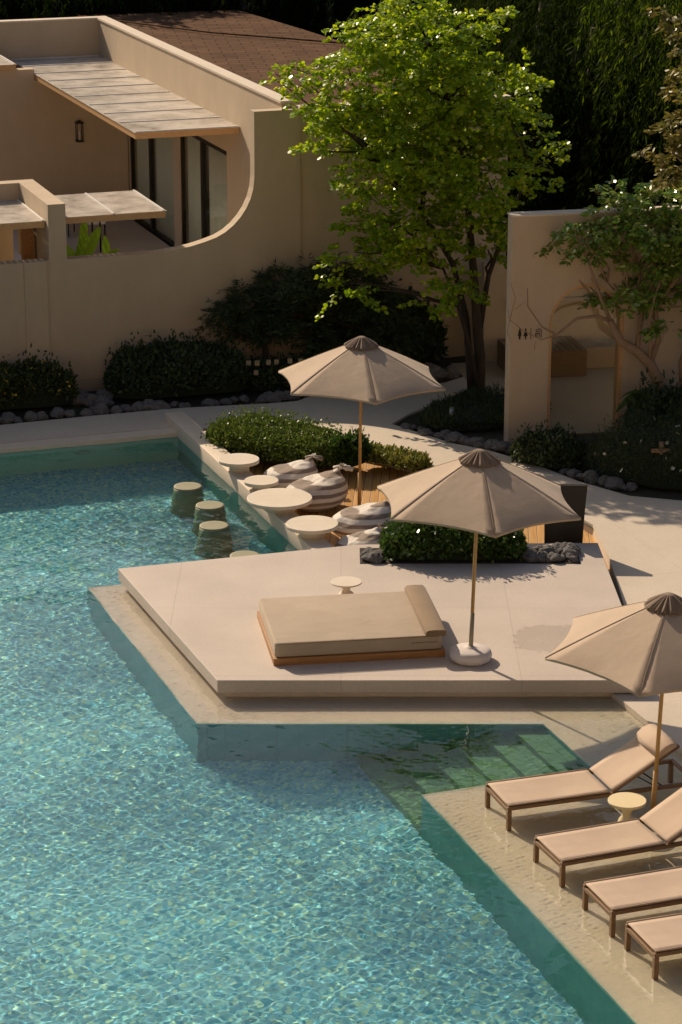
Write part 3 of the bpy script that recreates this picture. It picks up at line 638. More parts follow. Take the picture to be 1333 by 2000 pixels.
# beanbags ----------------------------------------------------------------
def beanbag(loc, rz, s, lean, label, sd):
    V = []; F = []; nu, nv = 64, 40; rs = Vector((sd * 3.1, sd, 0))
    for i in range(nv + 1):
        ph = math.pi * i / nv
        for j in range(nu):
            a = 2 * math.pi * j / nu; x = math.sin(ph) * math.cos(a); y = math.sin(ph) * math.sin(a); z = -math.cos(ph)
            r = .5
            px_, py_, pz_ = x * r * 1.12, y * r * 1.0, z * .29
            if z > 0: px_ *= 1 - .12 * z; py_ *= 1 - .12 * z
            pk = max(0, x) ** 1.5 * max(0, z + .35)                # backrest hump
            pz_ += .17 * pk; px_ += lean * pk * .2
            knot = math.exp(-((x - .72) ** 2 + y ** 2 + (z - .62) ** 2) / .03); pz_ += .09 * knot
            pz_ -= .07 * math.exp(-((x + .25) ** 2 + y ** 2) / .18) * (z > 0)   # dented seat
            q = Vector((px_, py_, pz_)); up_ = max(0, z + .2)
            cr = noise.noise(Vector((q.x * 3, q.y * 9, q.z * 5)) + rs) * .03 + abs(noise.noise(Vector((q.x * 6, q.y * 13, q.z * 9)) + rs)) * .035 * up_ - abs(noise.noise(Vector((q.x * 3, q.y * 6, q.z * 4)) - rs)) * .06 * up_
            q *= 1 + cr * (1.4 if z > .2 else .5); q.z = max(q.z, -.27); V.append(q * s)
    for i in range(nv):
        for j in range(nu): F.append((i * nu + j, i * nu + (j + 1) % nu, (i + 1) * nu + (j + 1) % nu, (i + 1) * nu + j))
    t = empty('beanbag', (loc[0], loc[1], loc[2] + .27 * s), rz, label, 'beanbag', 'striped beanbags on the sunken deck')
    o = link('bag', newmesh('bag', V, F, True), M['stripes'], t)
    k = MB(); tip = Vector((.50 + .08 * lean, 0, .40)) * s
    for q in range(7):
        a = q * .9 + sd; k.tube([tip + Vector((-.16 * math.cos(a * .5), .16 * math.sin(a), -.05)) * s, tip + Vector((-.03, .05 * math.sin(a), -.0)) * s, tip + Vector((.03 * math.cos(a), .03 * math.sin(a), .045)) * s], [.030 * s, .020 * s, .010 * s], 7)
    k.build('gathered_top', M['stripes'], t)
beanbag((-.86, 40.52, -.37), R(20), .84, .4, 'striped beanbag nearest the clipped hedge, behind the farthest round table', 1)
beanbag((-.42, 39.58, -.37), R(28), .96, .3, 'largest striped beanbag with a peaked top, left of the umbrella pole', 2)
beanbag((.32, 38.06, -.37), R(12), .92, .4, 'striped beanbag in the row half covered by the middle umbrella', 3)
beanbag((.28, 37.02, -.37), R(30), .72, .4, 'striped beanbag mostly hidden behind the back edge of the platform', 4)
# black panel --------------------------------------------------------------
t = empty('black_panel', (3.40, 37.02, -.37), R(-2), 'tall black flared panel standing behind the platform, right of the middle umbrella', 'panel')
V = []; F = []; n = 12
for i in range(n + 1):
    s = i / n; z = s * 1.18; wl = .30 + .035 * s ** 2; wr = .275 + .055 * s * s
    for (x, y) in ((-wl, -.04), (wr, -.04), (wr, .04), (-wl, .04)): V.append((x, y * (1 + .1 * s), z))
for i in range(n):
    for j in range(4): F.append((i * 4 + j, i * 4 + (j + 1) % 4, (i + 1) * 4 + (j + 1) % 4, (i + 1) * 4 + j))
F += [(3, 2, 1, 0), tuple(n * 4 + j for j in range(4))]
link('shell', newmesh('shell', V, F), M['black_panel'], t)
MB().box(-.336, .331, -.048, .048, 1.1805, 1.19).build('rim', M['black_panel'], t)
# loungers -------------------------------------------------------------------
def make_lounger():
    t = empty('sun_lounger', (0, 0, 0)); W = .72; Z = .315; rh = .045
    fr = MB(); fr.box(.0, 2.42, 0, .042, Z - rh, Z).box(.0, 2.42, W - .042, W, Z - rh, Z).box(0, .04, .0425, W - .0425, Z - rh - .03, Z - .025).box(2.38, 2.42, .0425, W - .0425, Z - rh, Z - .002).box(1.28, 1.31, .0425, W - .0425, Z - rh, Z - .01)
    fr.build('frame', M['frame'], t, bevel=.004, seg=1)
    for (x, y) in ((0.0, 0), (0.0, W - .048), (2.36, 0), (2.36, W - .048)):
        MB().box(x - .002, x + .050, y - .002, y + .050, 0, Z - rh - .001).build('leg', M['frame'], t, bevel=.003, seg=1)
    V = []; F = []; nx, ny = 20, 8
    for i in range(nx + 1):
        for j in range(ny + 1):
            u = i / nx; v = j / ny; x = .015 + u * 1.27; y = .02 + v * (W - .04)
            V.append((x, y, Z + .018 - .016 * math.sin(math.pi * v) * math.sin(math.pi * min(1, u * 1.02))))
    for i in range(nx):
        for j in range(ny): a = i * (ny + 1) + j; F.append((a, a + ny + 1, a + ny + 2, a + 1))
    o = link('seat', newmesh('seat', V, F, True), M['sling'], t); md = o.modifiers.new('thick', 'SOLIDIFY'); md.thickness = .012
    pi = MB(); pi.tube([(.01, .02, Z + .02), (1.29, .02, Z + .02)], .009, 6).tube([(.01, W - .02, Z + .02), (1.29, W - .02, Z + .02)], .009, 6); pi.build('seam', M['sling'], o)
    bx0, bz0, ang = 1.31, Z + .015, math.atan2(.47, .83); ca, sa = math.cos(ang), math.sin(ang); Lb = .95
    def bp(s, y, h): return (bx0 + s * ca - h * sa, y, bz0 + s * sa + h * ca)
    br = MB()
    for y in (.02, W - .02): br.tube([bp(0, y, -.018), bp(Lb, y, -.018)], .016, 8)
    br.tube([bp(Lb, .02, -.018), bp(Lb, W - .02, -.018)], .016, 8); br.build('back_frame', M['frame'], t)
    V = []; F = []
    for i in range(nx + 1):
        for j in range(ny + 1):
            u = i / nx; v = j / ny; V.append(bp(.01 + u * (Lb - .02), .02 + v * (W - .04), .004 - .014 * math.sin(math.pi * v) * math.sin(math.pi * u)))
    for i in range(nx):
        for j in range(ny): a = i * (ny + 1) + j; F.append((a, a + ny + 1, a + ny + 2, a + 1))
    o = link('backrest', newmesh('backrest', V, F, True), M['sling'], t); md = o.modifiers.new('thick', 'SOLIDIFY'); md.thickness = .012
    hd = MB(); pf = [(0, .01), (.06, .055), (.15, .075), (.24, .06), (.30, .012), (.28, -.03), (.02, -.0)]
    Vh = []
    for y in (.025, .05, W - .05, W - .025):
        k = .8 if y in (.025, W - .025) else 1
        for (s_, h_) in pf: Vh.append(bp(.66 + .15 + (s_ - .15) * k, y, h_ * k + .004))
    nP = len(pf); hd.add(Vh, [(i * nP + j, i * nP + (j + 1) % nP, (i + 1) * nP + (j + 1) % nP, (i + 1) * nP + j) for i in range(3) for j in range(nP)] + [tuple(range(nP))[::-1], tuple(3 * nP + j for j in range(nP))], True)
    hd.build('headrest', M['sling'], t)
    for y in (.08, W - .08):
        MB().tube([bp(.42, y, -.03), (1.98, y, Z - .03)], .010, 6).tube([bp(.34, y, -.03), (1.90, y, Z - .03)], .008, 6).tube([(1.6, y, Z - .03), (2.1, y, Z - .03)], .010, 6).build('support_strut', M['dark_metal'], t)
    return t
lg = make_lounger()
LG = [((10.83, 24.83), 0, 'sun lounger farthest back, next to the steps, half shaded by the middle umbrella'),
      ((10.81, 23.28), 0, 'second sun lounger from the back, in front of the yellowish side table'),
      ((10.82, 22.02), 0, 'third sun lounger from the back, between two others in the shallow water'),
      ((10.83, 21.02), 0, 'sun lounger nearest the camera, lowest in the row on the shallow shelf')]
for i, (g, r_, lb) in enumerate(LG):
    o = lg if i == 0 else copy_tree(lg)
    o.location = GW(*g, LZ); o.rotation_euler = (0, 0, PH + R((-1.4, 1.6, .3, -.9)[i])); tag(o, lb, 'sun lounger', 'sun loungers in a row in the shallow water')
    recv(o)

# ================================================================= BUILDINGS
Z0 = P0
BW = 45.41
# curved garden wall
t = empty('garden_wall', GW(10, BW, P0), 0, 'long plastered garden wall whose top sweeps up in a big curve at its right end', 'wall')
t.location = (0, 0, 0)
def wall_profile(prof, b0, b1, zb, name, mt, parent):
    "prof: list (a, ztop) left to right"
    V = []; F = []; n = len(prof)
    for a, z in prof:
        V += [GW(a, b0, z), GW(a, b1, z), GW(a, b0, zb), GW(a, b1, zb)]
    for i in range(n - 1):
        k = i * 4; q = k + 4
        F += [(k, q, q + 1, k + 1), (k + 2, q + 2, q, k), (k + 1, q + 1, q + 3, k + 3)]
    F += [(0, 1, 3, 2), ((n - 1) * 4, (n - 1) * 4 + 2, (n - 1) * 4 + 3, (n - 1) * 4 + 1)]
    return link(name, newmesh(name, V, F), mt, parent)
prof = [(-6, 2.28), (12.3, 2.28)]
cx, cz, rr_ = 12.62, 4.02, 1.745
for i in range(1, 25):
    a = math.pi / 2 * i / 24; prof.append((cx + rr_ * math.sin(a) ** 1.0, cz - 1.74 * math.cos(a)))
prof2 = [(-6, 2.28), (12.35, 2.285)]
for (a_, z_) in ((12.6, 2.30), (12.82, 2.325), (13.1, 2.365), (13.37, 2.43), (13.6, 2.50), (13.78, 2.59), (13.94, 2.71), (14.075, 2.85), (14.19, 3.01), (14.28, 3.19), (14.335, 3.38), (14.36, 3.6)): prof2.append((a_, z_))
prof2 += [(14.365, 4.82), (15.27, 4.82)]
wl = wall_profile(prof2, BW, BW + .26, -.4, 'wall', M['plaster'], t)
MB().gbox(9.90, 10.33, BW - .045, BW - .001, -.4, 2.279).build('pilaster', M['plaster'], t)
MB().gbox(-6, 9.90, BW - .02, BW - .001, -.4, 2.276).build('wall_panel', M['plaster'], t)
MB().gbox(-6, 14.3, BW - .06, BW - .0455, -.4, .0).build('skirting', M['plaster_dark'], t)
# wall carrying on behind the garden tree
t = empty('boundary_wall', (0, 0, 0), 0, 'tall shaded plaster wall running on behind the big green tree', 'wall')
MB().gbox(15.272, 16.4, BW + .06, BW + .3, -.4, 4.80).gbox(16.4005, 19.55, BW + .10, BW + .3, -.4, 4.76).build('wall', M['plaster'], t)
MB().gbox(15.272, 19.57, BW + .04, BW + .32, 4.801, 4.85).build('coping', M['coping'], t)
# divider with parapet to the neighbouring terrace
t = empty('dividing_wall', (0, 0, 0), 0, 'boxy pillar and parapet dividing the two terraces at the left edge', 'wall')
MB().gbox(10.39, 10.72, BW - .003, 48.06, 1.9, 3.325).build('parapet', M['plaster'], t)
MB().gbox(7.0, 10.389, 47.75, 48.06, 2.5, 3.325).build('back_parapet', M['plaster'], t)
MB().gbox(7.0, 10.389, 48.5, 48.7, -.3, 3.2).build('rear_wall', M['plaster'], t)
MB().gbox(10.13, 10.33, 46.4, 46.6, -.3, 2.9).build('post', M['teak'], t)
# villa ------------------------------------------------------------------------
t = empty('villa', (0, 0, 0), 0, 'cream villa with glass sliding doors opening on a walled terrace', 'house')
villa = t
MB().gbox(10.73, 14.99, 45.68, 57.0, .3, .62).build('terrace_floor', M['pave'], t)
MB().gbox(4, 12.849, 57.02, 57.3, .3, 4.16).gbox(12.85, 14.98, 57.02, 57.3, .3, 3.9).build('back_wall', M['plaster'], t)
MB().gbox(4, 15.0, 59.55, 59.8, 3.9, 4.905).build('back_parapet', M['plaster'], t)
# the wall holding the sliding doors: piers and lintel
sw = MB()
sw.gbox(15.0, 15.22, 45.70, 49.28, -.3, 4.90).gbox(15.0, 15.22, 49.2805, 59.8, 3.42, 4.90).gbox(15.0, 15.22, 52.78, 53.29, -.3, 3.4195).gbox(15.0, 15.22, 56.98, 59.8, -.3, 3.4195)
sw.build('side_wall', M['plaster'], t)
MB().gbox(14.97, 15.25, 45.68, 59.83, 4.902, 4.945).gbox(4, 14.969, 59.53, 59.83, 4.907, 4.945).build('coping', M['coping'], t)
def door(b0, b1, name='sliding_door'):
    e = empty(name, (0, 0, 0)); e.parent = villa
    fr = MB(); zt = 3.415; zb = .62; a0, a1 = 15.03, 15.11; wdt = .075
    fr.gbox(a0, a1, b0 + .002, b0 + wdt, zb, zt).gbox(a0, a1, b1 - wdt, b1 - .002, zb, zt).gbox(a0, a1, b0 + wdt + .0005, b1 - wdt - .0005, zt - .10, zt).gbox(a0, a1, b0 + wdt + .0005, b1 - wdt - .0005, zb, zb + .08)
    m = (b0 + b1) / 2 + .15; fr.gbox(a0 - .01, a1 + .01, m - .07, m + .07, zb + .0805, zt - .1005); f = fr.build('frame', M['dark_metal'], e)
    MB().gbox(15.06, 15.072, b0 + wdt, m - .07, zb + .08, zt - .1).build('pane', M['door_glass'], e)
    MB().gbox(15.066, 15.078, m + .07, b1 - wdt, zb + .08, zt - .1).build('pane', M['door_glass'], e)
    V = []; F = []; n = 150
    for i in range(n + 1):
        s = i / n; b = b0 + .1 + (b1 - b0 - .2) * s
        if .52 < s < .62 and b0 < 50: pass
        a = 15.17 + .035 * math.sin(s * 95) + .012 * math.sin(s * 41)
        V += [GW(a, b, zb + .02), GW(a, b, zt - .02)]
    for i in range(n):
        if b0 < 50 and .50 < i / n < .66: continue
        F.append((i * 2, i * 2 + 2, i * 2 + 3, i * 2 + 1))
    c = link('curtain', newmesh('curtain', V, F, True), M['curtain'], e); md = c.modifiers.new('thick', 'SOLIDIFY'); md.thickness = .006
door(49.282, 52.778); door(53.292, 56.978)
MB().gbox(15.23, 18.5, 49, 57, .25, .5).gbox(18.5, 18.6, 49, 57, .5, 4).build('interior', M['inside'], t)
# brown shingle roof behind the parapet
t = empty('shingle_roof', (0, 0, 0), 0, 'broad brown shingle roof behind the villa parapet, partly shaded by trees', 'roof')
rf = [(GW(15.26, 45.9), 4.12), (GW(17.5, 46.2), 4.12), (GW(19.6, 46.4), 4.12), (GW(20.6, 55.0), 4.35), (GW(20.0, 59.2), 4.5), (GW(19.4, 62.6), 4.62), (GW(15.26, 62.8), 4.62)]
V = [(x, y, z) for (x, y), z in rf] + [(x, y, z - .22) for (x, y), z in rf]; n = len(rf)
link('shingles', newmesh('shingles', V, [tuple(range(n)), tuple(range(n, 2 * n))[::-1]] + [(i, i + n, (i + 1) % n + n, (i + 1) % n) for i in range(n)]), M['shingles'], t)
rp = [GW(15.24, 62.4, 4.66), GW(17.6, 58.9, 4.56), GW(20.3, 56.5, 4.47)]
MB().tube(rp, .02, 6).build('hip_ridge', M['shingles'], t)
MB().gbox(15.26, 15.3, 59.85, 62.8, 0, 4.3).gbox(16.0, 20.0, 61.9, 62.2, 0, 4.3).build('wall', M['plaster'], t)
MB().gbox(0, 15.2, 59.85, 62.6, 4.15, 4.35).build('rear_slope', M['shingles'], t)
# canopies ---------------------------------------------------------------------
def canopy(name, a0, a1, b0, b1, z, nb, label, along_b=True, fascia='left_front', slat=.085):
    t = empty(name, (0, 0, 0), 0, label, 'canopy', 'glazed timber canopies of the terraces')
    fz = .13; fr = MB()
    fr.gbox(a0, a1, b0, b0 + .06, z - fz, z - .012).gbox(a0, a0 + .06, b0 + .061, b1, z - fz, z - .012).gbox(a1 - .06, a1, b0 + .061, b1, z - fz, z - .012).gbox(a0 + .061, a1 - .061, b1 - .06, b1, z - fz, z - .012)
    fr.build('frame', M['teak_light'], t)
    sl = MB()
    if along_b:
        b = b0 + .08
        while b < b1 - .1:
            sl.gbox(a0 + .0605, a1 - .0605, b, b + slat, z - .075, z - .055); b += slat + .03
    else:
        a = a0 + .08
        while a < a1 - .1:
            sl.gbox(a, a + slat, b0 + .0605, b1 - .0605, z - .075, z - .055); a += slat + .03
    sl.build('slats', M['teak_light'], t)
    MB().gbox(a0 - .02, a1 + .02, b0 - .02, b1 + .02, z - .008, z).build('glass', M['canopy_glass'], t)
    for i in range(nb + 1):
        if along_b:
            b = b0 + .01 + (b1 - b0 - .06) * i / nb; MB().gbox(a0, a1, b, b + .035, z + .001, z + .018).build('glazing_bar', M['alu'], t)
        else:
            a = a0 + .01 + (a1 - a0 - .06) * i / nb; MB().gbox(a, a + .035, b0, b1, z + .001, z + .018).build('glazing_bar', M['alu'], t)
    return t
canopy('canopy', 12.86, 14.98, 48.35, 59.5, 4.06, 9, 'long glazed timber canopy above the sliding doors of the villa')
canopy('canopy', 5.0, 12.42, 56.95, 59.5, 4.30, 4, 'short timber canopy at the top left corner, joining the long one', along_b=False)
canopy('canopy', 10.74, 12.72, 45.78, 47.95, 3.0, 2, 'small low glazed canopy over the banana plant, right of the boxy pillar', along_b=False)
canopy('canopy', 6.5, 10.37, 45.6, 47.73, 3.0, 4, 'small low glazed canopy cut by the left edge, left of the boxy pillar', along_b=False)
# wall lantern
t = empty('wall_lantern', GW(13.83, 56.93, 2.5), PH, 'black box lantern hanging on the shaded back wall of the terrace', 'lantern')
f = MB()
for x in (-.075, .06):
    for y in (-.075, .06): f.box(x, x + .015, y, y + .015, 0, .40)
f.box(-.085, .085, -.085, .085, -.02, -.0005).box(-.085, .085, -.085, .085, .4005, .43).box(-.03, .03, -.03, .03, .4305, .47); f.build('frame', M['dark_metal'], t)
MB().lathe([(.028, .02), (.028, .24)], 12).build('candle', M['table'], t)
# terrace chairs and table
for i, (a, b, lb) in enumerate(((13.25, 55.6, 'dim patio chair by the back wall, left of the two over the small canopy'), (13.62, 54.9, 'dim patio chair by the back wall, right of the two over the small canopy'))):
    if i == 0:
        c0 = empty('patio_chair', GW(a, b, .62), PH + R(20), lb, 'chair', 'chairs on the villa terrace')
        soft_box('seat', -.25, .25, -.25, .25, .38, .45, .02, M['curtain'], c0); 
        m_ = MB(); m_.tube([(-.25, .22, .45), (-.27, .27, .85), (.27, .27, .85), (.25, .22, .45)], .02, 6); m_.build('back_frame', M['dark_metal'], c0)
        soft_box('backrest', -.24, .24, .22, .27, .5, .84, .02, M['inside'], c0)
        for x in (-.22, .22):
            for y in (-.22, .22): MB().tube([(x, y, 0), (x, y, .38)], .015, 6).build('leg', M['dark_metal'], c0)
    else:
        c = copy_tree(c0); c.location = GW(a, b, .62); c.rotation_euler = (0, 0, PH - R(15)); tag(c, lb)
t = empty('patio_table', GW(13.0, 53.9, .62), PH, 'dark patio table in the shade under the small low canopy', 'table')
MB().box(-.45, .45, -.4, .4, .70, .74).build('table_top', M['dark_metal'], t)
for x in (-.4, .4):
    for y in (-.35, .35): MB().tube([(x, y, 0), (x, y, .70)], .02, 6).build('leg', M['dark_metal'], t)
# right-hand wall with the arch --------------------------------------------------
P2 = R(11.5); RW0 = Vector((2.909, 42.811, 0))
t = empty('arched_wall', RW0, P2, 'tall cream wall pierced by a rounded arch, on the right', 'wall')
WH = 3.775; TH = .30
fr_ = [(0, -.35), (.69, -.35), (.69, 1.86)]
arc = [(1.36 - .67 * math.cos(math.pi * i / 24), 1.86 + .70 * math.sin(math.pi * i / 24)) for i in range(25)]
outline = [(0, -.35), (.69, -.35)] + arc + [(2.03, -.35), (9, -.35), (9, WH), (0, WH)]
def extrude_xz(outline, y0, y1, flipn=False):
    n = len(outline); T = tessellate_polygon([[Vector((x, z, 0)) for x, z in outline]])
    V = [(x, y0, z) for x, z in outline] + [(x, y1, z) for x, z in outline]; F = []
    for tt in T:
        a, b, c = [Vector((outline[i][0], outline[i][1], 0)) for i in tt]; tt = tuple(tt) if (b - a).cross(c - a).z > 0 else tuple(tt[::-1])
        F.append(tt); F.append(tuple(i + n for i in tt[::-1]))
    A = sum(outline[i][0] * outline[(i + 1) % n][1] - outline[(i + 1) % n][0] * outline[i][1] for i in range(n))
    for i in range(n):
        j = (i + 1) % n; F.append((i, i + n, j + n, j) if A > 0 else (i, j, j + n, i + n))
    return MB().add(V, F)
extrude_xz(outline, 0, TH).build('wall', M['plaster'], t)
MB().box(-.015, 9, -.015, TH + .015, WH + .001, WH + .03).build('coping', M['coping'], t)
tr = []
arc2 = [(1.36 - .669 * math.cos(math.pi * i / 24), 1.86 + .699 * math.sin(math.pi * i / 24)) for i in range(25)]
arc3 = [(1.36 + .615 * math.cos(math.pi * i / 24), 1.86 + .645 * math.sin(math.pi * i / 24)) for i in range(25)]
extrude_xz([(.691, -.2)] + arc2 + [(2.029, -.2), (1.975, -.2)] + arc3 + [(.745, -.2)], .03, TH - .02).build('arch_trim', M['teak_light'], t)
# things seen through the arch
MB().box(.35, 5.5, TH + .01, 5.59, -.6, P0 - .004 + .008).build('passage_floor', M['plaster_dark'], t)  # darker plaster paints in the dappled shade on this floor
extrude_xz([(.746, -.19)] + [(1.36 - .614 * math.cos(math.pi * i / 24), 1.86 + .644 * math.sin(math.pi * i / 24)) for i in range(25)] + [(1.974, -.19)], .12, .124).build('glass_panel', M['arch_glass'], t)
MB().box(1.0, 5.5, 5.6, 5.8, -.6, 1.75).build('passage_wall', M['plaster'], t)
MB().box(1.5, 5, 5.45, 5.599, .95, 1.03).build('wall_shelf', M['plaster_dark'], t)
e = empty('washroom_sign', RW0 + Vector((0, 0, 0)), P2, 'small dark washroom pictograms on the wall left of the arch', 'sign')
def disc(cx_, cz_, rx, rz, n=16): return [(cx_ + rx * math.cos(2 * math.pi * i / n), cz_ + rz * math.sin(2 * math.pi * i / n)) for i in range(n)]
def fig(x, skirt):
    extrude_xz(disc(x, 1.815, .016, .018), -.008, -.001).build('figure_head', M['dark_metal'], e)
    if skirt: body = [(x - .012, 1.795), (x - .038, 1.70), (x - .012, 1.69), (x - .010, 1.64), (x + .010, 1.64), (x + .012, 1.69), (x + .038, 1.70), (x + .012, 1.795)]
    else: body = [(x - .020, 1.795), (x - .032, 1.71), (x - .018, 1.70), (x - .012, 1.64), (x + .012, 1.64), (x + .018, 1.70), (x + .032, 1.71), (x + .020, 1.795)]
    extrude_xz(body, -.008, -.001).build('figure_body', M['dark_metal'], e)
fig(.165, False); fig(.27, True)
extrude_xz([(.357, 1.64), (.367, 1.64), (.367, 1.83), (.357, 1.83)], -.008, -.001).build('divider_bar', M['dark_metal'], e)
m_ = extrude_xz([(.44, 1.73), (.52, 1.73), (.52, 1.742), (.44, 1.742)], -.008, -.001)
for (x0, x1, z0, z1) in ((.44, .452, 1.67, 1.728), (.508, .520, 1.67, 1.728), (.468, .48, 1.67, 1.728), (.45, .53, 1.765, 1.777), (.45, .462, 1.779, 1.80), (.47, .54, 1.802, 1.814), (.541, .553, 1.65, 1.80)):
    k_ = extrude_xz([(x0, z0), (x1, z0), (x1, z1), (x0, z1)], -.008, -.001); m_.add(k_.V, k_.F)
m_.build('shower_icon', M['dark_metal'], e)
# bench behind the arch
t = empty('slatted_bench', RW0, P2, 'dark slatted timber bench block seen through the arch', 'bench')
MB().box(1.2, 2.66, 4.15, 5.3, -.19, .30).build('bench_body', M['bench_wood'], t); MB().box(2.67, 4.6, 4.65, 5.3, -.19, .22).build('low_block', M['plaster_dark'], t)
m_ = MB()
for i in range(12): m_.box(1.2 + i * .122, 1.305 + i * .122, 4.12, 5.3, .3005, .32)
m_.build('slats', M['bench_wood'], t)
# grey building in the trees' shade
t = empty('grey_outbuilding', (5.9, 60, 0), 0, 'low grey outbuilding in deep shade behind the trees at the right', 'building')
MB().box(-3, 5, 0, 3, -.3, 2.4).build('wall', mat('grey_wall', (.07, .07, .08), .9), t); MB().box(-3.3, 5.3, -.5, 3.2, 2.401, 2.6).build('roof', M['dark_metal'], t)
t = MB().tube([(5.9, 57.8, -.2), (5.55, 57.5, 3.4)], .035, 6).build('leaning_pole', M['bark']); tag(t, 'thin dark pole leaning in front of the grey outbuilding', 'pole')

# ================================================================= TREES
def limbs(mb, paths):
    for p, r0, r1 in paths:
        n = len(p); mb.tube(p, [r0 + (r1 - r0) * i / (n - 1) for i in range(n)], 8)
def wiggle(a, b, k=6, j=.12, bow=(0, 0, 0)):
    a, b = Vector(a), Vector(b); out = []
    for i in range(k + 1):
        s = i / k; p = a.lerp(b, s); q = math.sin(math.pi * s)
        out.append(p + Vector((random.uniform(-j, j), random.uniform(-j, j), random.uniform(-j, j) * .5)) * q + Vector(bow) * q)
    return out
def sprays(centers, n_per, leaves_per, size, length, flat=.25, shape=LEAF_ROUND, droop=.25, outc=None):
    Ps = []; Ds = []; Ns = []; twigs = []
    for (c, r) in centers:
        for _ in range(int(n_per * (r / .5) ** 2)):
            d = rnd_unit(1)[0]; rad = r * rng.uniform(.25, 1) ** .5
            o = np.array(c) + d * rad * np.array([1, 1, .8])
            dirv = d * np.array([1, 1, .25]) + rng.normal(size=3) * .35; dirv[2] *= .5; dirv /= np.linalg.norm(dirv)
            Lh = length * rng.uniform(.6, 1.3); s = rng.uniform(0, 1, leaves_per)
            side = np.cross(dirv, [0, 0, 1]); side /= (np.linalg.norm(side) + 1e-6)
            sg = np.where(rng.random(leaves_per) < .5, -1, 1)
            P = o + dirv * (s * Lh)[:, None] + side * (sg * rng.uniform(0, .35, leaves_per) * Lh * (1 - s * .6))[:, None]
            P[:, 2] += -droop * Lh * s * s + rng.normal(size=leaves_per) * .02
            Ps.append(P); Ds.append(dirv * .6 + side * sg[:, None] * .8 + rng.normal(size=(leaves_per, 3)) * .3 + np.array([0, 0, -.15]))
            Ns.append(np.array([0, 0, 1.]) + rng.normal(size=(leaves_per, 3)) * flat)
            twigs.append((o - dirv * Lh * .3, o + dirv * Lh * .6 + np.array([0, 0, -droop * Lh * .36])))
    P = np.concatenate(Ps); D = np.concatenate(Ds); Nn = unit(np.concatenate(Ns))
    return leaves(P, D, Nn, rng.uniform(.7, 1.25, len(P)) * size, shape), twigs
# the big lit tree -----------------------------------------------------------------
TB = Vector((2.57, 46.2, P0))
blobs = [(800, 62, 34), (745, 110, 55), (850, 85, 58), (915, 75, 42), (690, 150, 45), (600, 190, 34), (556, 200, 20), (645, 215, 42), (770, 185, 70), (870, 175, 72), (945, 150, 42), (965, 95, 20),
         (715, 265, 62), (820, 275, 75), (920, 265, 70), (995, 235, 42), (1040, 190, 26), (1005, 175, 22), (675, 240, 42), (750, 345, 66), (860, 365, 76), (960, 340, 68), (1032, 322, 40), (1078, 330, 16), (735, 425, 52), (830, 455, 72),
         (930, 430, 60), (1005, 415, 36), (700, 475, 36), (672, 555, 16), (690, 520, 26), (780, 505, 32), (895, 515, 40), (960, 500, 36), (855, 545, 18), (640, 300, 20), (670, 320, 25)]
cs = []
for (px, py, rp) in blobs:
    dy = random.uniform(-.55, .55) + (-.5 if py > 350 else 0) * random.random()
    cs.append((Vector(((px - 9 - 666.5) / 105.5 * (1 + dy * .02), 46.25 + dy, (765 - py - 8) / 100.5 - .15 - dy * .31 * 0.95 * -1)), rp / 105.))
for (px, py, rp) in [(780, 150, 60), (860, 240, 80), (770, 300, 70), (900, 330, 80), (830, 400, 70), (720, 200, 50), (960, 260, 60)]:   # rear depth of the crown
    cs.append((Vector(((px - 666.5) / 105.5 * 1.02, 47.4, (765 - py) / 100.5 + .2)), rp / 105.))
t = empty('broadleaf_tree', TB, 0, 'big multi-stemmed tree with bright yellow-green leaves glowing in the sun', 'tree')
tk = MB(); loc = lambda v: Vector(v) - TB
st1 = [(0, 0, -.05), (.02, 0, .6), (-.05, .02, 1.3), (-.1, .02, 2.0), (-.2, .1, 3.0), (-.3, .2, 4.1), (-.6, .3, 5.4), (-.9, .3, 6.3)]
st2 = [(-.12, .03, -.05), (-.18, .05, .6), (-.25, .1, 1.4), (-.5, .1, 2.4), (-1.1, .1, 3.4), (-1.9, 0, 4.3)]
st3 = [(-.02, -.1, .1), (-.18, -.15, .9), (-.42, -.2, 1.7), (-.7, -.2, 2.4), (-1.2, -.3, 3.0)]
st4 = [(0, .05, 1.2), (.15, .1, 2.2), (.5, .2, 3.2), (.9, .2, 4.2)]
limbs(tk, [(st1, .115, .025), (st2, .085, .025), (st3, .045, .015), (st4, .06, .02)])
nodes = [Vector(p) for s_ in (st1[3:], st2[2:], st3[2:], st4[1:]) for p in s_]
for c, r in cs:
    c_ = loc(c); nd = min(nodes, key=lambda q: (q - c_).length + max(0, q.z - c_.z + .3) * 1.5)
    limbs(tk, [(wiggle(nd, c_, 5, .10, (0, 0, .08)), .03, .010)])
V, tw = sprays([(tuple(loc(c)), r) for c, r in cs], 34, 30, .078, .46, .65, LEAF_ROUND, .22)
for a, b in tw[::2]: tk.tube([a, b], [.008, .003], 4, cap=False)
tk.build('trunk', M['bark_dark'], t)
link('crown', fast_mesh('crown', V, 7), M['leaf_main'], t)
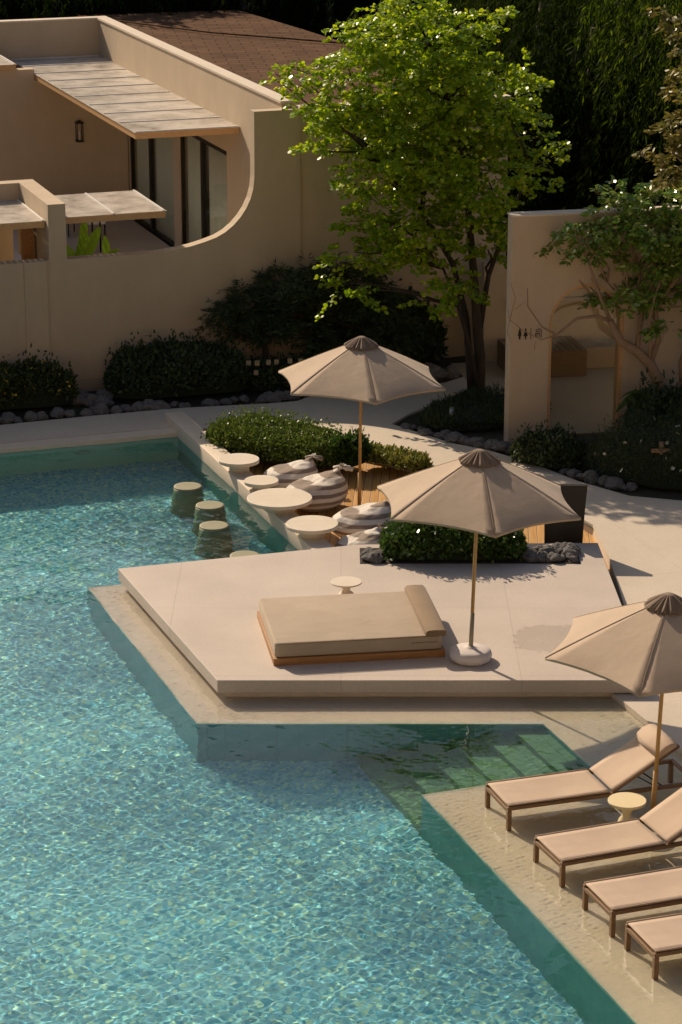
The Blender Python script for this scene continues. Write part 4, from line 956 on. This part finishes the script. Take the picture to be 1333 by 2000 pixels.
# gnarled tree on the right --------------------------------------------------------
TR = Vector((5.95, 43.1, P0)); sc = 115.
def rp(px, py, dy=0): return Vector(((px - 1333) / sc * (1 + dy * .02), dy, (850 - py) / (sc * .955) + dy * .31))
t = empty('gnarled_tree', TR, 0, 'gnarled pale-branched tree with glossy leaves in front of the arched wall', 'tree')
tk = MB()
main = [rp(1345, 870), rp(1320, 800, -.1), rp(1285, 735, -.2), rp(1262, 690, -.2), rp(1235, 665, -.2), rp(1200, 640, -.3), rp(1178, 600, -.3)]
limbs(tk, [(main, .13, .06), ([rp(1178, 600, -.3), rp(1150, 585, -.4), rp(1110, 590, -.4), rp(1070, 615, -.5), rp(1040, 600, -.5), rp(1010, 555, -.6), rp(1008, 520, -.6)], .034, .007),
           ([rp(1262, 690, -.2), rp(1280, 655, 0), rp(1275, 610, .1), rp(1300, 560, .1), rp(1333, 500, .2)], .06, .02), ([rp(1235, 665, -.2), rp(1245, 600), rp(1240, 540, .1), rp(1225, 480, .1), rp(1210, 420, .2)], .05, .015),
           ([rp(1178, 600, -.3), rp(1160, 560, -.3), rp(1140, 510, -.3), rp(1120, 460, -.2), rp(1100, 440, -.2)], .035, .01), ([rp(1320, 800, -.1), rp(1335, 760), rp(1330, 700), rp(1350, 620), rp(1370, 500)], .10, .04),
           ([rp(1262, 690, -.2), rp(1260, 640, -.3), rp(1255, 590, -.4), rp(1265, 540, -.4), rp(1290, 490, -.3)], .035, .012), ([rp(1070, 615, -.5), rp(1040, 625, -.5), rp(1000, 600, -.6), rp(975, 580, -.6), rp(970, 560, -.6)], .013, .004),
           ([rp(975, 580, -.6), rp(985, 540, -.6), rp(975, 510, -.6)], .008, .004), ([rp(975, 580, -.6), rp(970, 605, -.6), rp(980, 625, -.6)], .007, .003), ([rp(985, 560, -.6), rp(1005, 545, -.6)], .006, .003)])
bl = [(1180, 385, 45), (1120, 420, 32), (1150, 465, 42), (1095, 475, 30), (1055, 480, 24), (1040, 505, 14), (1200, 440, 50), (1260, 420, 50), (1310, 440, 46), (1240, 490, 46), (1180, 510, 34), (1300, 500, 46), (1215, 540, 32), (1270, 555, 40), (1325, 560, 34), (1130, 560, 22), (1180, 580, 24), (1230, 595, 30), (1290, 600, 22), (1330, 390, 40), (1270, 380, 35), (1375, 450, 60), (1375, 560, 50), (1030, 490, 12), (1225, 385, 30), (1042, 685, 7)]
cs2 = []
for (px, py, r) in bl:
    dy = random.uniform(-.6, .5); cs2.append((tuple(rp(px, py, dy)), r / sc))
    if r > 15: limbs(tk, [(wiggle(rp(1225 + (px - 1225) * .5, 600 + (py - 600) * .35, -.1), rp(px, py, dy), 5, .10), .02, .006)])
for _ in range(46):
    c = random.choice(cs2); a = Vector(c[0]); limbs(tk, [(wiggle(a, a + Vector((random.uniform(-.5, .3), random.uniform(-.3, .3), random.uniform(-.4, .4))), 4, .06), .007, .003)])
V, tw = sprays(cs2, 52, 24, .10, .28, .8, LEAF_OVAL, .3)
for a, b in tw[::3]: tk.tube([a, b], [.006, .003], 4, cap=False)
tk.build('trunk', M['bark_pale'], t); link('crown', fast_mesh('crown', V, 6), M['leaf_right'], t)
# golden foliage at the right edge ---------------------------------------------------
TG = Vector((6.6, 41.3, P0)); t = empty('golden_tree', TG, 0, 'golden-orange leaved tree at the right edge, cut off by the frame', 'tree')
tk = MB(); limbs(tk, [([(0, 0, 0), (.1, 0, 2), (0, 0, 4), (-.2, 0, 6), (-.3, 0, 8)], .12, .04)])
g = []
for (px, py, r) in ((1318, 25, 28), (1340, 75, 34), (1300, 35, 12), (1325, 250, 32), (1300, 285, 26), (1340, 310, 40), (1322, 345, 24), (1365, 150, 50), (1370, 240, 50)):
    d_ = 41.3 - random.uniform(0, .6); p = Vector(((px - 666.5) / 121.5, d_, 12.2 - 41.3 * math.tan(R(17.7) + math.atan((py - 1000) / 5000.)))); g.append((tuple(p - TG), r / 118.))
    limbs(tk, [(wiggle((-.2, 0, max(1, p.z - TG.z - .8)), p - TG, 4, .08), .03, .008)])
V, tw = sprays(g, 34, 22, .11, .28, .8, LEAF_OVAL, .3)
tk.build('trunk', M['bark_pale'], t); link('crown', fast_mesh('crown', V, 6), M['leaf_gold'], t)
# fine-leaved small tree before the curved wall ----------------------------------------
TF = Vector((-1.45, 47.2, P0)); t = empty('feathery_tree', TF, 0, 'low spreading feathery tree in the shade of the curved wall', 'tree')
tk = MB(); limbs(tk, [([(0, 0, 0), (.02, 0, .5), (-.02, 0, .9), (.1, 0, 1.3)], .07, .05), ([(0, 0, .9), (-.6, 0, 1.2), (-1.2, 0, 1.35)], .04, .012), ([(.1, 0, 1.3), (.9, .1, 1.6), (1.8, .1, 2.0)], .05, .015), ([(.1, 0, 1.3), (.2, -.2, 1.7), (.6, -.3, 2.1)], .04, .01)])
g = [((px - 515) / 103., random.uniform(-.5, .4), (735 - py) / 99., r / 103.) for (px, py, r) in ((430, 630, 24), (455, 605, 32), (490, 590, 42), (520, 630, 38), (545, 560, 42), (570, 610, 46), (600, 550, 46), (640, 600, 50), (640, 540, 40), (690, 560, 50), (700, 620, 45), (475, 645, 24), (620, 650, 30), (740, 590, 45), (760, 640, 42))]
for gx, gy, gz, r in g: limbs(tk, [(wiggle((gx * .4, 0, 1.2), (gx, gy, gz), 4, .06), .02, .006)])
V, tw = sprays([((a_, b_, c_), r) for a_, b_, c_, r in g], 150, 26, .11, .30, 1.0, LEAF_THIN, .2)
tk.build('trunk', M['bark'], t); link('crown', fast_mesh('crown', V, 4), M['leaf_dark'], t)
# weeping trees far behind --------------------------------------------------------------
def weeping(loc, label, h=7.5, lm='leaf_weep'):
    t = empty('weeping_tree', loc, 0, label, 'tree', 'dark weeping trees along the back')
    tk = MB(); limbs(tk, [([(0, 0, -.2), (.1, 0, h * .4), (-.1, .1, h * .85)], .25, .08)])
    Ps = []; Ds = []
    for i in range(430):
        a = random.uniform(0, 6.283); r = 2.3 * math.sqrt(random.random()); z0 = h * (.98 - .12 * (r / 2.3) ** 2) - random.random() ** 1.3 * h * .62; Ls = random.uniform(.8, 2.0)
        z0 = max(z0, 1.2); n = int(34 * Ls); s = rng.uniform(0, 1, n)
        sw = np.array([math.cos(a), math.sin(a)]) * random.uniform(.15, .45)
        P = np.stack([r * math.cos(a) + sw[0] * s + rng.normal(size=n) * .05, r * math.sin(a) + sw[1] * s + rng.normal(size=n) * .05, z0 - Ls * s ** 1.3], -1)
        Ps.append(P); D = np.stack([sw[0] + rng.normal(size=n) * .45, sw[1] + rng.normal(size=n) * .45, -np.ones(n) * .9], -1); Ds.append(D)
    P = np.concatenate(Ps); P[:, 2] = np.maximum(P[:, 2], .15); D = np.concatenate(Ds); V = leaves(P, D, rnd_unit(len(P)), rng.uniform(.7, 1.3, len(P)) * .17, LEAF_THIN)
    tk.build('trunk', M['bark'], t); link('crown', fast_mesh('crown', V, 4), M[lm], t); return t
wt = None; k = 0
spots = []
for i in range(9): spots.append((-9.5 + i * 2.3, 66.4 + random.uniform(-.4, .5), random.uniform(.82, .95)))
for (x, y, s) in ((1.2, 57.0, .62), (3.2, 54.5, .80), (5.4, 55.5, .88), (4.4, 58.2, .95), (7.4, 53.6, 1.0), (8.9, 55.8, .95), (6.9, 57.4, .9), (2.2, 59.6, .85), (10.2, 52.5, 1.0), (11.5, 57, 1.0)): spots.append((x, y, s))
where = ['dark tree at the far left end of the row behind the villa', 'dark tree behind the left part of the villa parapet', 'dark tree seen above the long glazed canopy', 'dark tree behind the inner corner of the villa parapet', 'dark tree behind the near end of the shingle roof',
 'dark tree behind the middle of the shingle roof', 'dark tree behind the far end of the shingle roof', 'dark tree seen between the roof and the bright tree crown', 'dark tree hidden mostly behind the bright tree crown',
 'short dark weeping tree straight behind the bright tree', 'weeping tree just right of the bright tree crown', 'weeping tree hanging over the left end of the arched wall', 'weeping tree whose fronds hang in front of the grey outbuilding', 'weeping tree with sunlit fronds behind the gnarled tree',
 'dark weeping tree behind the golden-leaved tree', 'dark weeping tree right of the grey outbuilding', 'dark weeping tree far behind the boundary wall end', 'weeping tree at the right edge, nearest the arched wall', 'weeping tree beyond the right edge, farther back']
for i, (x, y, s) in enumerate(spots):
    lb = where[i]
    if i == 0: wt = weeping((x, y, -.2), lb); o = wt
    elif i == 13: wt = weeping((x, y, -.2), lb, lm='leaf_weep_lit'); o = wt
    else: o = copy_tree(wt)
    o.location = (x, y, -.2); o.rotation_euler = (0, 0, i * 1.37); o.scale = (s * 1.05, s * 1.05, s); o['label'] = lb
    o['group'] = 'weeping trees behind the villa roof' if i < 9 else 'weeping trees behind the arched wall'
# far thicket closing the view
n = 90000; X_ = rng.uniform(-30, 34, n); top = np.where(X_ < -3.5, 10.6, 14.5) + .8 * np.sin(X_ * 1.1) + .5 * np.sin(X_ * 2.9)
P = np.stack([X_, 71 + rng.uniform(0, 2.5, n), rng.uniform(-.2, 1, n) * top], -1)
o = link('far_thicket', fast_mesh('far_thicket', leaves(P, rnd_unit(n, -.8), rnd_unit(n), rng.uniform(.35, .6, n), LEAF_OVAL), 6), M['leaf_weep']); MB().box(-32, -3.6, 73, 74, -.3, 9.4).box(-3.599, 36, 73.0, 74, -.3, 13).build('twigs', M['core'], o); tag(o, 'dense dark thicket closing the view behind all the trees', 'trees', kind='stuff')  # twigs here are solid dark boxes added to block bright sky

# shaded garden planting -------------------------------------------------------------------
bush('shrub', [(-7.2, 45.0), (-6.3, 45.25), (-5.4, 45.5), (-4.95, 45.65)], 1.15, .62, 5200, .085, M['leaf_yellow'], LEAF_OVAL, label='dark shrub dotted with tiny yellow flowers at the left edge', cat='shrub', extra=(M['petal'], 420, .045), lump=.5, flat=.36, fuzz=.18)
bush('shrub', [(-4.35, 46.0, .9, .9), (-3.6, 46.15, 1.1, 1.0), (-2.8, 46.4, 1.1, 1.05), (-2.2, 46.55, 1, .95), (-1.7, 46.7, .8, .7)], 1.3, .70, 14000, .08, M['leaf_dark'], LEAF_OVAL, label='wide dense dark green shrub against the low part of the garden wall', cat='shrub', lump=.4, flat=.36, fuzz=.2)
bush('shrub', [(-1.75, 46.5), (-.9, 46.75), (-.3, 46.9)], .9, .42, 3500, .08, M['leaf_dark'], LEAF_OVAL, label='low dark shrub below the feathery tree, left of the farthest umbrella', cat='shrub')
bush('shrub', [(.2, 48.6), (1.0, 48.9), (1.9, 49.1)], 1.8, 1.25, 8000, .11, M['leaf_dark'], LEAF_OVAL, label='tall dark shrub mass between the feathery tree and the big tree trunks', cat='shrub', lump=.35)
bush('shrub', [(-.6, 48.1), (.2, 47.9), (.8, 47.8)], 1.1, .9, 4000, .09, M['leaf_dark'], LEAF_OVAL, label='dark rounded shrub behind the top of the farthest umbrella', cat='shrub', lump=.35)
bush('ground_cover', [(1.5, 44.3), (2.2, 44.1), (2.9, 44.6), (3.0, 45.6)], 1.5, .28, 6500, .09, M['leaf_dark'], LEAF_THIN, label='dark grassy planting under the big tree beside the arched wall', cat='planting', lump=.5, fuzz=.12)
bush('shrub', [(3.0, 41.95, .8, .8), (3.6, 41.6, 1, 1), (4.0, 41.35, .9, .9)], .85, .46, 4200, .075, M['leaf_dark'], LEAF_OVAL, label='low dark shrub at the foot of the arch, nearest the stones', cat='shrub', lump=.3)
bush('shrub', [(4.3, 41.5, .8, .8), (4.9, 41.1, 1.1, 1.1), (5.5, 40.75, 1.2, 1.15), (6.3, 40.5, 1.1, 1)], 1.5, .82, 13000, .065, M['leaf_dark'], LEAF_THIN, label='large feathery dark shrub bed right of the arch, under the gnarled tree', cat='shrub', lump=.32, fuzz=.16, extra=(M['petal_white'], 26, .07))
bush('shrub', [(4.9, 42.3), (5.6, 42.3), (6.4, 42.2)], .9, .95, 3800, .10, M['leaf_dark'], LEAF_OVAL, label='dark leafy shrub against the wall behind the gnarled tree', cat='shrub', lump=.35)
rock_line([(-6.5, 44.05), (-4.6, 44.75), (-3.2, 45.2), (-1.3, 45.72), (-.6, 46.05)], 44, .135, P0 - .02, 'dark grey boulder edging the shaded path below the garden wall', 'boulders along the shaded path by the garden wall', .10)
for i in range(10): rock(-4.85 + random.random() * .7, 45.2 + random.random() * .6, P0, .16, 'grey boulder in the gap between the yellow-flowered and the dark shrub', 'boulders between two shrubs at the left')
rock_line([(1.05, 44.0), (1.6, 43.3), (2.0, 42.95)], 13, .11, P0 - .02, 'grey boulder at the pointed tip of the dark bed under the big tree', 'boulders at the tip of the tree bed', .12)
rock_line([(2.0, 43.0), (2.5, 42.6), (2.95, 42.3)], 10, .15, P0 - .02, 'pale grey boulder at the foot of the arched wall', 'boulders at the foot of the arched wall', .07)
rock_line([(3.6, 41.15), (4.2, 40.6), (4.8, 40.05)], 12, .12, P0 - .02, 'dark boulder between the right-hand shrubs and the path', 'boulders by the right-hand shrubs', .08)
rock_line([(1.1, 47.2), (1.7, 47.35), (2.1, 47.6)], 7, .26, P0 - .02, 'large dark boulder behind the trunks of the big tree', 'large boulders behind the big tree', .12)
# broad-leaved plant on the right, banana behind the wall -----------------------------------
def blade(p0, d, Ln, Wd, nrm, droop=.35, n=8):
    V = []; F = []; p = Vector(p0); d = Vector(d).normalized(); side = d.cross(Vector(nrm)).normalized()
    for i in range(n + 1):
        s = i / n; w_ = Wd * (math.sin(math.pi * min(1, s * .93 + .05)) ** .75) * .5; q = p + d * Ln * s + Vector((0, 0, -droop * Ln * s * s)); up_ = Vector(nrm)
        V += [q - side * w_ + up_ * w_ * .3, q, q + side * w_ + up_ * w_ * .3]
    for i in range(n):
        for j in range(2): a = i * 3 + j; F.append((a, a + 1, a + 4, a + 3))
    return V, F
t = empty('banana_plant', GW(11.3, 46.3, .6), PH, 'bright green banana plant rising behind the garden wall near the pillar', 'plant')
for (x, y, z, d, Ln, Wd) in ((-.15, 0, 1.3, (.45, -.1, 1), 1.0, .26), (-.1, .1, 1.2, (.15, .2, 1), 1.25, .2), (.05, -.05, 1.25, (.8, -.2, .75), .75, .16), (.1, 0, 1.25, (1, .1, .35), .62, .15), (.42, .1, 1.35, (-.05, .0, 1), .6, .17), (-.1, -.05, 1.2, (-.5, .1, 1), .8, .2), (-.25, 0, 1.2, (.2, 0, 1), .9, .10)):
    V, F = blade((x, y, z), d, Ln, Wd, (.2, -1, .2), .12); m_ = MB(); m_.add(V, F, True); m_.build('leaf', M['leaf_banana'], t)
MB().tube([(-.1, 0, 0), (-.08, 0, 1.3)], [.07, .04], 8).build('stem', M['leaf_broad'], t)
for (x, y, z, lb) in ((5.15, 42.35, 1.0, 'big drooping broad leaves hanging left of the gnarled trunk'), (5.75, 42.0, .45, 'lower clump of broad pale-green leaves beside the gnarled trunk')):
    t = empty('broadleaf_plant', (x, y, P0 + z), 0, lb, 'plant')
    MB().tube([(.1, .1, -z), (.02, 0, 0)], [.02, .012], 6).build('stem', M['bark'], t)
    for k in range(9):
        a = k * 2.4; V, F = blade((0, 0, 0), (math.cos(a), math.sin(a) * .7, .25 - .1 * k), .46, .17, (0, -.4, 1), .55); m_ = MB(); m_.add(V, F, True); m_.build('leaf', M['leaf_banana'] if k % 3 == 0 else M['leaf_broad'], t)
M['dull_cube'] = mat('dull_cube', (.36, .28, .16), .7)
# little cream cubes under the feathery tree
for i, (x, y, z) in enumerate(((-1.72, 46.2, .42), (-1.56, 46.2, .42), (-1.58, 46.15, .25), (-1.35, 46.25, .42), (-1.2, 46.3, .42), (-.95, 46.25, .45), (-.75, 46.25, .45), (-.86, 46.2, .27), (.05, 46.6, .5), (.2, 46.6, .5))):
    o = MB().box(-.045, .045, -.045, .045, 0, .09).build('garden_light', M['dull_cube'], bevel=.008, seg=1); o.location = (x, y, P0 + z + .1)
    tag(o, 'tiny cream cube light among the dark plants under the feathery tree', 'garden light', 'cube lights under the feathery tree')
t = empty('garden_spotlight', (1.95, 43.75, P0), R(30), 'small grey spotlight on a spike in the dark bed under the big tree', 'garden light')
MB().tube([(0, 0, 0), (0, 0, .22)], .012, 6).build('spike', M['dark_metal'], t); MB().tube([(-.02, -.03, .2), (.05, .06, .36)], .045, 10).build('lamp_head', M['steel'], t)
# small bamboo cross fitting in the right bed
t = empty('timber_spout', (5.25, 40.2, .42), 0, 'short pale timber cross-piece poking out of the right-hand shrubs', 'spout')
MB().tube([(-.17, 0, 0), (.17, 0, .01)], .035, 10).build('crossbar', M['teak_light'], t); MB().tube([(0, .0, -.12), (-.01, 0, .15)], .04, 10).build('upright', M['bark_pale'], t)

# ================================================================= unseen hotel wing, added to bounce warm sunlight onto the shaded walls
M['warm_bounce_paint'] = noisy('warm_bounce_paint', (.68, .53, .36), (.74, .58, .40), 1.0, .85, .1, .004, 20)  # warm tone chosen to tint the light bounced onto shaded walls
t = empty('bounce_hotel_wing', (0, -3, 0), 0, 'unseen hotel wing with balconies, added behind the viewer to bounce warm light', 'building')
MB().box(-34, 30, -6, -2.2, -.3, 21).build('wall', M['warm_bounce_paint'], t)
for fl in range(5):
    z = .2 + fl * 3.7
    if fl != 3: MB().box(-34, 30, -2.195, -.8, z + 2.9, z + 3.05).build('balcony_slab', M['coping'], t)
    for i in range(9): MB().box(-31 + i * 7, -28.2 + i * 7, -2.2, -2.15, z + .1, z + 2.5).build('window', M['inside'], t)
